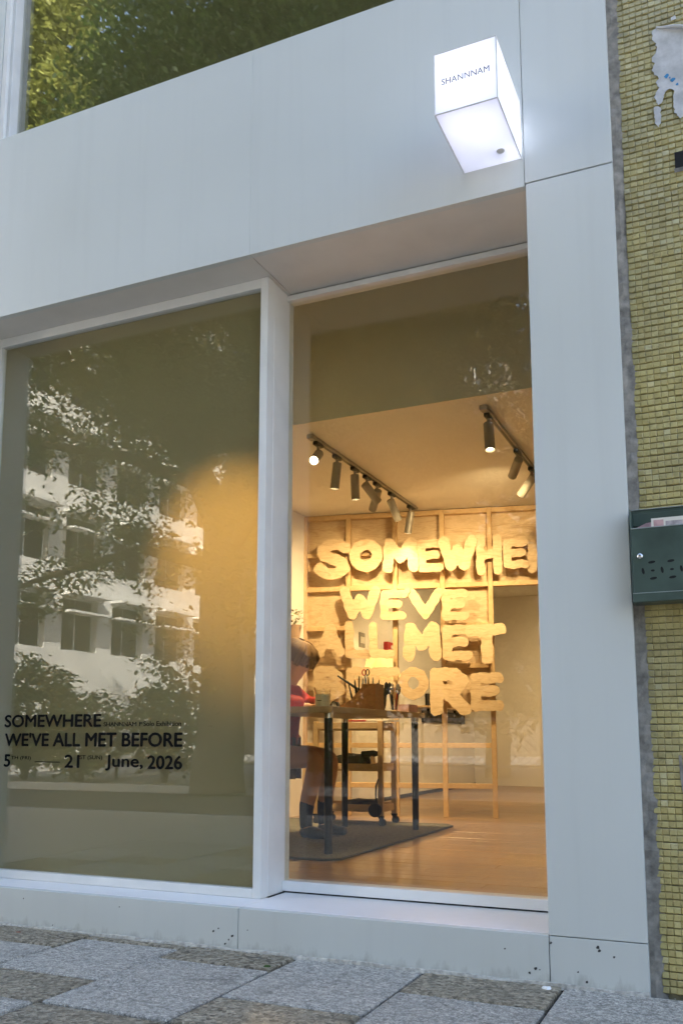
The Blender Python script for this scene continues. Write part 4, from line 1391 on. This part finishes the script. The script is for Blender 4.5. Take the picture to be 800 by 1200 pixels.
# rough cement strip between the two buildings
mb = MB()
prev = None
for z in np.arange(-.02, 6.6, .03):
    wv = .018 * (.6 + .5 * math.sin(z * 3.1) * math.sin(z * 1.3 + 1)) + random.uniform(-.004, .004)
    cur = [mb.bm.verts.new((XP + .0005, YN - .012 + random.uniform(-.003, .003), z)), mb.bm.verts.new((XP + .016, YN - .008 + random.uniform(-.004, .004), z)),
           mb.bm.verts.new((XP + .022 + wv, YN + random.uniform(-.004, .002), z)), mb.bm.verts.new((XP + .052, YN + .008, z))]
    if prev:
        for k in range(3): mb.bm.faces.new((prev[k], prev[k + 1], cur[k + 1], cur[k]))
    prev = cur
mb.build('cement_strip', M['cement'], nb)
# mosaic tiles: too small to pick apart singly, real geometry in one part
pitch = .0215
vts, fcs = [], []
nrow = int(4.6 / pitch)
for r_ in range(nrow):
    zc = .015 + r_ * pitch
    sag = random.uniform(-.0007, .0007)
    for c_ in range(32):
        xc = XP + .044 + c_ * pitch + random.uniform(-.0006, .0006) + .0012 * math.sin(r_ * .7)
        hx_, hz_ = pitch * .492, pitch * .452
        dz = sag + random.uniform(-.0006, .0006); dy = random.uniform(-.0012, .0012)
        tx, tz = random.uniform(-.03, .03), random.uniform(.03, .13)
        b0 = len(vts)
        yb_, yf = YN + .007, YN - .0015 + dy
        bv = .0026
        for ex_, ez_ in ((-1, -1), (1, -1), (1, 1), (-1, 1)): vts.append((xc + ex_ * hx_, yb_, zc + dz + ez_ * hz_))
        for ex_, ez_ in ((-1, -1), (1, -1), (1, 1), (-1, 1)): vts.append((xc + ex_ * hx_, yf + .0022, zc + dz + ez_ * hz_))
        for ex_, ez_ in ((-1, -1), (1, -1), (1, 1), (-1, 1)): vts.append((xc + ex_ * (hx_ - bv), yf + ex_ * hx_ * tx + ez_ * hz_ * tz, zc + dz + ez_ * (hz_ - bv)))
        for k in range(4):
            k2 = (k + 1) % 4
            fcs.append((b0 + k, b0 + k2, b0 + 4 + k2, b0 + 4 + k)); fcs.append((b0 + 4 + k, b0 + 4 + k2, b0 + 8 + k2, b0 + 8 + k))
        fcs.append((b0 + 8, b0 + 9, b0 + 10, b0 + 11))
me = bpy.data.meshes.new('mosaic_tiles'); me.from_pydata(vts, [], fcs)
tl = tag(link('mosaic_tiles', me, M['tile'], nb), kind='stuff')
bmx = bmesh.new(); bmx.from_mesh(me); bmesh.ops.recalc_face_normals(bmx, faces=bmx.faces); bmx.to_mesh(me); bmx.free()
# shadow at the right edge put in as a flat black patch, with a lip
box('shadow_patch', -.118, -.02, YN - .0035, YN + .004, 2.70, 2.76, M['black'], nb)
rc_ = box('patch_lip', -.121, -.02, YN - .005, YN - .0036, 2.685, 2.700, M['cement'], nb)

# torn poster
ps = tag(empty('torn_poster', (-.10, YN - .004, 2.9)), 'torn white poster remnant with blue flecks on the tiled wall', 'poster')


def sheet_piece(name, poly, mat, y, parent):
    MB().prism(poly, 'y', y - .0012, y).build(name, mat, parent)


rs = random.Random(21)
outline = [(-.168, 3.235), (-.150, 3.250), (-.110, 3.232), (-.06, 3.215), (.10, 3.19), (.10, 2.99), (-.02, 2.98), (-.055, 2.97), (-.070, 2.93), (-.082, 2.885), (-.093, 2.880), (-.108, 2.905), (-.112, 2.955), (-.108, 2.985), (-.120, 3.000), (-.138, 2.990), (-.150, 2.955), (-.162, 2.950), (-.170, 2.985)]
lz = 2.99
jag = []
zz = 3.0
while zz < 3.20:
    jag.append((-.172 + rs.choice((0, .003, .006, .012)) * rs.uniform(.6, 1.2) + .006 * math.sin(zz * 40), zz)); zz += rs.uniform(.004, .014)
def ragged(poly):
    out = []
    for (ax, az), (bx_2, bz_2) in zip(poly, poly[1:] + poly[:1]):
        n_ = max(1, int(math.hypot(bx_2 - ax, bz_2 - az) / .007))
        for q in range(n_):
            f_ = q / n_
            out.append((ax + (bx_2 - ax) * f_ + rs.uniform(-.0028, .0028), az + (bz_2 - az) * f_ + rs.uniform(-.0028, .0028)))
    return out


sheet_piece('poster_sheet', ragged(outline + jag), M['poster'], YN - .0048, ps)
sheet_piece('poster_scrap', ragged([(-.176, 2.945), (-.160, 2.948), (-.154, 2.93), (-.155, 2.885), (-.163, 2.865), (-.174, 2.88)]), M['poster'], YN - .0048, ps)
sheet_piece('poster_scrap', [(-.105, 3.268), (-.090, 3.272), (-.088, 3.258), (-.104, 3.256)], M['poster'], YN - .0048, ps)
MB().tube([(-.152, YN - .008, 3.243), (-.10, YN - .014, 3.226), (-.04, YN - .012, 3.204), (.05, YN - .008, 3.19)], [.003, .006, .007, .004], 8).build('curled_edge', M['poster'], ps, True)
for x, z, r in ((-.128, 3.050, .010), (-.110, 3.030, .011), (-.096, 3.008, .006), (-.119, 3.040, .004)):
    pts = [(x + r * rs.uniform(.4, 1.1) * math.cos(a), z + r * rs.uniform(.4, 1) * math.sin(a)) for a in np.linspace(0, 6.28, 9)[:-1]]
    sheet_piece('blue_fleck', pts, M['blueink'], YN - .0064, ps)
# scraped grey painted mark low on the tiles
mk = tag(MB().prism([(-.205, .725), (-.196, .725), (-.194, .69), (-.180, .685), (-.182, .655), (-.192, .65), (-.190, .62), (-.180, .60), (-.172, .605), (-.170, .595), (-.186, .592), (-.198, .61), (-.203, .65)], 'y', YN - .0045, YN - .0032).build('paint_mark', M['cement'], None), 'scraped grey paint mark low on the mosaic tiles', 'mark')

# letter box
lb = tag(empty('letter_box', (-.08, -.04, 1.20)), 'dark green metal letter box with punched holes on the tiled wall', 'letter box')
bx0, bx1, by, bz0, bz1 = -.311, .16, -.062, 1.203, 1.500
box('back_plate', bx0, bx1, YN - .012, YN - .004, bz0 + .01, bz1 + .020, M['green_metal'], lb, .002)
box('side_plate', bx0, bx0 + .004, by + .002, YN - .0125, bz0 + .012, bz1 + .006, M['green_metal'], lb, .001)
box('side_plate', bx1 - .004, bx1, by + .002, YN - .0125, bz0 + .012, bz1 + .006, M['green_metal'], lb, .001)
box('floor_plate', bx0, bx1, by + .002, YN - .0125, bz0, bz0 + .0115, M['green_metal'], lb, .001)
dp = box('door_panel', bx0 + .0045, bx1 - .0045, by, by + .004, bz0 + .030, 1.440, M['green_metal'], lb, .0012)
box('kick_plate', bx0 + .001, bx1 - .001, by - .003, by + .0005, bz0 + .001, bz0 + .0275, M['green_metal'], lb, .001)
box('worn_rim', bx0 + .003, bx1 - .004, by - .001, by + .004, 1.4405, 1.4435, M['worn_edge'], lb, .0008)
box('worn_rim', bx0 + .001, bx1 - .001, by - .0035, by + .001, bz0 + .0278, bz0 + .0298, M['worn_edge'], lb, .0005)
box('worn_rim', bx0, bx1, YN - .014, YN - .0045, bz1 + .0202, bz1 + .0225, M['worn_edge'], lb, .0005)
box('hood', bx0 + .004, bx1 - .004, YN - .030, YN - .0125, 1.462, bz1 + .004, M['green_metal'], lb, .001)
# screw knob
put(MB().lathe([(0, 0), (.0095, 0), (.0085, .006), (.004, .009), (0, .009)], 18).build('screw_knob', M['steel'], None, True), lb, Matrix.Translation((-.283, by, 1.350)) @ Matrix.Rotation(R(90), 4, 'X'))


def hole(x, z, rx, rz_, ang):
    pts = []
    for a in np.linspace(0, 2 * math.pi, 13)[:-1]:
        px_, pz_ = rx * math.cos(a), rz_ * math.sin(a)
        pts.append((x + px_ * math.cos(ang) - pz_ * math.sin(ang), z + px_ * math.sin(ang) + pz_ * math.cos(ang)))
    MB().prism(pts, 'y', by - .0006, by + .003).build('punched_hole', M['black'], dp)


for cx_ in (-.249, -.192, -.135, -.078, -.021, .036):
    hole(cx_, 1.329, .011, .0042, .12); hole(cx_ + .003, 1.277, .011, .0042, .12)
    hole(cx_ - .027, 1.302, .0042, .0105, .15); hole(cx_ + .002, 1.302, .006, .0034, 0)
en = tag(empty('envelope', (-.10, -.03, 1.40)), 'pink and white printed leaflet sticking out of the letter box', 'leaflet')
Rt = Matrix.Translation((-.08, -.035, 1.30)) @ Matrix.Rotation(R(8), 4, 'X')
MB().box(-.165, .10, -.0012, .0012, -.06, .172, mat=Rt).build('paper_sheet', M['paper'], en)
MB().box(-.158, -.128, -.0019, -.00125, .10, .166, mat=Rt).build('printed_block', M['pinkpaper'], en)
MB().box(-.122, .08, -.0018, -.00125, .105, .160, mat=Rt).build('printed_block', plain('grey_print', (.42, .38, .40), .7, 0, .35, 55), en)
e2 = tag(MB().prism([(-.302, 1.39), (-.235, 1.39), (-.232, 1.466), (-.262, 1.464), (-.302, 1.447)], 'y', -.030, -.0285).build('folded_letter', M['pinkpaper'], None), 'folded pale letter behind the letter box rim', 'letter')


# ------------------------------------------------------------------ across the street (seen in the glass): buildings, fence, trees
def mesh_from_np(name, verts, faces_n, count, mat, parent):
    """verts (N*k,3): faces of k vertices each"""
    me = bpy.data.meshes.new(name)
    nv = len(verts)
    me.vertices.add(nv)
    me.vertices.foreach_set('co', verts.astype(np.float32).ravel())
    nf = nv // faces_n
    me.loops.add(nv)
    me.loops.foreach_set('vertex_index', np.arange(nv, dtype=np.int32))
    me.polygons.add(nf)
    me.polygons.foreach_set('loop_start', np.arange(0, nv, faces_n, dtype=np.int32))
    me.polygons.foreach_set('loop_total', np.full(nf, faces_n, dtype=np.int32))
    me.update(calc_edges=True)
    me.validate()
    return link(name, me, mat, parent)


def leaves(centers, size, droop=.3):
    n = len(centers)
    th = rng.uniform(0, 2 * np.pi, n)
    d = np.stack([np.cos(th), np.sin(th), rng.uniform(-.9, .35, n) - droop], 1)
    d /= np.linalg.norm(d, axis=1)[:, None]
    up = np.stack([rng.normal(0, .45, n), rng.normal(0, .45, n), np.ones(n)], 1)
    s = np.cross(d, up); s /= np.linalg.norm(s, axis=1)[:, None]
    L = size * rng.uniform(.65, 1.25, n)[:, None]
    w = L * .27
    pts = [centers, centers + d * L * .3 + s * w, centers + d * L * .68 + s * w * .8, centers + d * L, centers + d * L * .68 - s * w * .8, centers + d * L * .3 - s * w]
    return np.stack(pts, 1).reshape(-1, 3)


def crown_points(blobs, per_m3, clump=.38):
    """blobs: (center, radii, density factor). Leaves gathered in clumps through the volume"""
    out = []
    for c, r, dens in blobs:
        vol = 4.19 * r[0] * r[1] * r[2]
        nc = max(3, int(vol * per_m3 * dens / 26))
        p = rng.normal(size=(nc, 3)); p /= np.linalg.norm(p, axis=1)[:, None]
        rad = rng.uniform(.25, 1, nc) ** .5
        cc = np.array(c) + p * rad[:, None] * np.array(r)
        k = 26
        pts = np.repeat(cc, k, 0) + rng.normal(0, clump * .5, (nc * k, 3)) * np.array([1, 1, .6])
        out.append(pts)
    return np.concatenate(out)


def tree(name, label, base, paths, blobs, dens, size, mat, group='street trees', clump=.38):
    t = tag(empty(name, base), label, 'tree', group)
    mb = MB()
    for pts, rad in paths:
        # subdivide and wander a little
        P, Q = [], []
        for (a, b_), (ra, rb) in zip(zip(pts, pts[1:]), zip(rad, rad[1:])):
            for k in range(3):
                f = k / 3
                P.append(Vector(a).lerp(Vector(b_), f) + Vector((random.uniform(-.06, .06), random.uniform(-.06, .06), 0)) * (1 if k else .2))
                Q.append(ra + (rb - ra) * f)
        P.append(Vector(pts[-1])); Q.append(rad[-1])
        mb.tube(P, Q, 10)
    mb.build('trunk', M['bark'], t, True)
    pts = crown_points(blobs, dens, clump)
    mesh_from_np('crown', leaves(pts, size), 6, len(pts), mat, t)
    return t


bx, byy = -7.75, -9.0
tree('street_tree', 'big dark street tree with forking trunk across the road', (bx, byy, -.02),
     [([(bx, byy, -.1), (bx + .02, byy, 1.2), (bx - .05, byy, 3.0), (bx, byy, 4.5)], [.46, .36, .33, .34]),
      ([(bx, byy, 4.3), (bx - .7, byy + .2, 5.6), (bx - 1.5, byy + .5, 7.4), (bx - 2.0, byy + .6, 9.2)], [.28, .22, .15, .06]),
      ([(bx, byy, 4.3), (bx + .8, byy - .1, 5.5), (bx + 1.9, byy + .2, 7.2), (bx + 2.6, byy, 9.3)], [.27, .2, .13, .05]),
      ([(bx, byy, 4.4), (bx + .1, byy - .6, 6.2), (bx + .5, byy - 1.0, 8.6)], [.25, .16, .05]),
      ([(bx - .3, byy, 4.9), (bx - 1.6, byy + .5, 5.5), (bx - 3.3, byy + .8, 5.9), (bx - 4.4, byy + 1.0, 6.5)], [.14, .09, .06, .02]),
      ([(bx - .2, byy, 3.6), (bx - 1.3, byy + .4, 3.9), (bx - 2.8, byy + .8, 3.5), (bx - 4.0, byy + 1.0, 3.2)], [.12, .08, .05, .02]),
      ([(bx + .2, byy, 3.9), (bx + 1.5, byy + .6, 4.8), (bx + 3.4, byy + 1.0, 5.6)], [.13, .08, .03])],
     [((bx - .2, byy, 7.6), (2.0, 2.2, 2.2), 1.0), ((bx + 2.2, byy, 8.4), (2.6, 2.4, 2.4), 1.0), ((bx + .5, byy, 10.6), (3.6, 2.8, 2.2), .9), ((bx - 2.0, byy, 9.3), (2.0, 2.0, 1.6), .8),
      ((bx + 4.6, byy + .8, 6.4), (2.6, 2.0, 1.7), .8), ((bx + .9, byy + .3, 5.9), (1.2, 1.2, .8), .6),
      ((bx - 1.5, byy + .4, 5.7), (.9, .8, .45), .9), ((bx - 2.8, byy + .7, 5.8), (.9, .8, .40), .8), ((bx - 3.8, byy + .9, 6.3), (.9, .8, .6), .7),
      ((bx - 1.2, byy + .4, 4.0), (.8, .7, .30), .9), ((bx - 2.3, byy + .7, 3.6), (.9, .7, .35), 1.1), ((bx - 3.5, byy + .9, 3.2), (1.0, .7, .45), 1.2), ((bx - 3.0, byy + .9, 4.6), (.55, .5, .28), .7),
      ((bx - 1.0, byy + .3, 2.6), (.6, .5, .28), .7), ((bx + .8, byy, 12.9), (3.2, 2.4, 1.8), .9), ((bx - 3.3, byy + .8, 7.5), (1.2, 1.0, .6), .9), ((bx - 4.3, byy + .8, 8.3), (1.0, .9, .6), .9),
      ((bx - 1.9, byy + .5, 4.9), (.8, .6, .35), .8), ((bx - 2.3, byy + .6, 6.6), (1.0, .8, .5), .8), ((bx - 1.1, byy + .2, 6.5), (1.2, 1.0, 1.0), 1.3), ((bx - 2.2, byy + .3, 7.4), (1.2, 1.0, .7), 1.1), ((bx - 1.5, byy + .5, 4.5), (1.3, .8, .5), .7), ((bx + 1.0, byy + .3, 4.6), (.9, .8, .5), .8), ((bx + 3.2, byy, 12.6), (2.6, 2.0, 1.9), .9), ((bx - .6, byy + .9, 3.2), (.5, .4, .5), .8), ((bx + .5, byy + .8, 2.4), (.5, .4, .4), .7), ((bx - .3, byy + 1.0, 4.9), (.8, .5, .5), .9),
      ((bx + .4, byy + .7, 3.7), (.6, .4, .9), .9), ((bx - .2, byy + .7, 1.5), (.7, .4, .6), .8), ((bx + .9, byy + .6, 2.8), (.6, .5, .8), .9), ((bx - .5, byy + .6, 2.2), (.5, .4, .6), .8)],
     620, .105, M['leaf'])
tree('street_tree', 'sunlit yellow green street tree at the corner', (-13.6, -9.6, -.02),
     [([(-13.6, -9.6, -.1), (-13.5, -9.6, 4.0), (-13.3, -9.6, 8.0), (-13.2, -9.6, 12.0)], [.34, .28, .20, .06]),
      ([(-13.4, -9.6, 7.0), (-12.3, -9.5, 9.0), (-11.8, -9.4, 11.5)], [.14, .09, .03]), ([(-13.4, -9.6, 6.5), (-14.8, -9.5, 8.5), (-15.4, -9.4, 11.0)], [.14, .09, .03])],
     [((-12.9, -9.5, 10.8), (1.9, 1.7, 2.4), 1.0), ((-14.4, -9.6, 11.4), (1.9, 1.8, 2.2), 1.0), ((-13.1, -9.5, 14.0), (2.0, 1.8, 1.9), 1.0), ((-11.9, -9.5, 12.4), (1.3, 1.3, 1.6), .8), ((-13.6, -9.5, 16.3), (2.6, 2.0, 1.6), .9), ((-10.6, -9.7, 12.2), (1.3, 1.2, 1.6), .6)],
     330, .15, M['leaf2'])
tree('street_tree', 'second street tree right of the forking trunk', (-1.6, -9.8, -.02),
     [([(-1.6, -9.8, -.1), (-1.6, -9.8, 3.0), (-1.4, -9.8, 6.0), (-1.3, -9.8, 9.0)], [.36, .28, .2, .06]), ([(-1.5, -9.8, 4.5), (-3.0, -9.6, 6.5), (-3.6, -9.6, 8.0)], [.16, .1, .03])],
     [((-1.2, -9.8, 9.4), (3.0, 2.4, 2.4), .8), ((-3.0, -9.6, 8.0), (1.8, 1.6, 1.3), .7), ((1.2, -9.6, 7.6), (2.0, 1.8, 1.5), .8), ((2.8, -9.4, 10.0), (2.4, 2.2, 2.2), .7)],
     300, .14, M['leaf'])


for k, (tx, ty, th) in enumerate(((-4.6, -14.0, 7.2), (-0.6, -14.6, 8.4), (3.6, -14.2, 10.0), (-9.4, -15.6, 10.5), (7.8, -14.8, 11.0), (-7.0, -13.4, 9.5))):
    names_ = ('leftmost of the dense garden trees behind the fence', 'second dense garden tree behind the fence', 'third dense garden tree behind the fence',
              'dense garden tree standing behind the big forking tree', 'rightmost dense garden tree behind the fence', 'dense garden tree close behind the fence, right of the forking trunk')
    low = 1.2 if k != 3 else 5.6
    tree('garden_tree', names_[k], (tx, ty, -.02),
         [([(tx, ty, -.1), (tx + .1, ty, th * .35), (tx, ty, th * .8)], [.26, .2, .05]), ([(tx, ty, th * .3), (tx + 1.2, ty, th * .5), (tx + 1.8, ty + .2, th * .7)], [.12, .08, .02]), ([(tx, ty, th * .35), (tx - 1.2, ty, th * .55), (tx - 1.7, ty + .2, th * .75)], [.12, .08, .02])],
         [((tx, ty, th * .72), (2.5, 1.9, th * .28), .9), ((tx + .4, ty, (low + th * .55) / 2), (2.6, 1.6, (th * .55 - low) / 2 + .3), .95)],
         240, .2, M['leaf'], 'garden trees behind the fence', .5)


def bush(x, y, h, r, seed, label):
    t = tag(empty('bush', (x, y, -.02)), label, 'bush', 'bushes along the far pavement')
    mb = MB()
    rs = random.Random(seed)
    for k in range(7):
        a = rs.uniform(0, 6.28)
        mb.tube([(x, y, -.1), (x + .3 * r * math.cos(a), y + .3 * r * math.sin(a), h * .5), (x + .7 * r * math.cos(a), y + .7 * r * math.sin(a), h * .9)], [.03, .02, .008], 6)
    mb.build('stems', M['bark'], t)
    pts = crown_points([((x, y, h * .55), (r, r * .8, h * .5), 1.0)], 1300, .25)
    mesh_from_np('crown', leaves(pts, .12), 6, len(pts), M['leaf'], t)


bush(-12.6, -9.9, 2.3, 1.0, 1, 'tallest bush, farthest left along the far pavement')
bush(-11.2, -9.8, 1.6, .9, 2, 'low bush second from the left along the far pavement')
bush(-9.4, -9.9, 1.9, .8, 3, 'bush just left of the forking trunk')
bush(-6.4, -10.0, 1.5, .8, 4, 'bush just right of the forking trunk')

fc = tag(empty('mesh_fence', (-8, -10.6, -.02)), 'steel fence with diamond mesh and two rails across the road', 'fence')
for k in range(10):
    x = -17 + k * 2.0
    MB().cyl((x, -10.6, -.1), (x, -10.6, 1.15), .03, n=8).build('post', M['fence'], fc)
for z in (.32, 1.08):
    box('rail', -17, 1, -10.62, -10.58, z - .02, z + .02, M['fence'], fc)
mw = MB()
for k in range(130):
    x = -17 + k * .14
    for s in (1, -1):
        a, b_ = (x, -10.6, .34), (x + s * .72, -10.6, 1.06)
        if -17 <= b_[0] <= 1: mw.tube([a, b_], [.007, .007], 3, False)
tag(mw.build('wire_mesh', M['fence'], fc), kind='stuff')


def facade_building(name, label, P0, ang, length, height, floors, z_first, storey, nwin, pitch_, win_w, win_h, shades, mat, depth=9.0):
    """wall runs from P0 along angle; it faces the right-hand side of that direction"""
    root = tag(empty(name, (P0[0], P0[1], 0), ang), label, 'building')

    def B(nm, s0, s1, d0, d1, z0, z1, mt, parent=root, bev=0.0):
        # s along the wall, d out of the wall (towards -local y)
        o = MB().box(s0, s1, -d1, -d0, z0, z1, bev).build(nm, mt, parent, keep_world=False)
        return o
    rec = .35
    bars = MB()
    B('wall', 0, length, -depth, -rec - .01, -.2, height, mat)
    zs_ = [z_first + k * storey for k in range(floors)]
    # spandrels and piers in front of the recess
    zprev = -.2
    for z in zs_:
        B('spandrel', 0, length, -rec, 0, zprev, z, mat)
        zprev = z + win_h
    B('spandrel', 0, length, -rec, 0, zprev, height, mat)
    for z in zs_:
        s = 0.0
        for k in range(nwin):
            s0 = .6 + k * pitch_
            B('pier', s, s0, -rec, -.002, z + .001, z + win_h - .001, mat)
            s = s0 + win_w
            if s > length - .3: break
            w = B('window', s0, s, -rec + .02, -rec + .06, z + .001, z + win_h - .001, M['frame'])
            for q in range(2):
                a = s0 + .05 + q * (win_w - .05) / 2
                B('pane', a, a + win_w / 2 - .08, -rec + .0605, -rec + .07, z + .06, z + win_h - .06, M['bldgpane'], w)
            if shades:
                B('sunshade', s0 - .15, s + .15, .001, .62, z + win_h + .02, z + win_h + .11, mat)
                B('sunshade', s0 - .15, s + .15, .001, .55, z + win_h * .68, z + win_h * .68 + .08, mat)
        B('pier', s, length, -rec, -.002, z + .001, z + win_h - .001, mat)
    B('roof', -.2, length + .2, -depth - .2, .25, height + .001, height + .35, mat)
    return root


# long white side wall receding from the street, facing the shop's side (+x)
facade_building('white_apartment_building', 'white apartment building with sunshade slabs over dark windows', (-21.5, -31.5), R(94), 17.5, 19.5, 5, 3.9, 3.05, 9, 2.55, 1.75, 1.95, True, M['white_render'], 10)
facade_building('brown_office_building', 'dull brown office block far behind the garden trees', (16, -40.5), R(180), 52, 21, 6, 3.2, 3.2, 20, 2.6, 1.7, 1.7, False, M['brown_render'], 9)
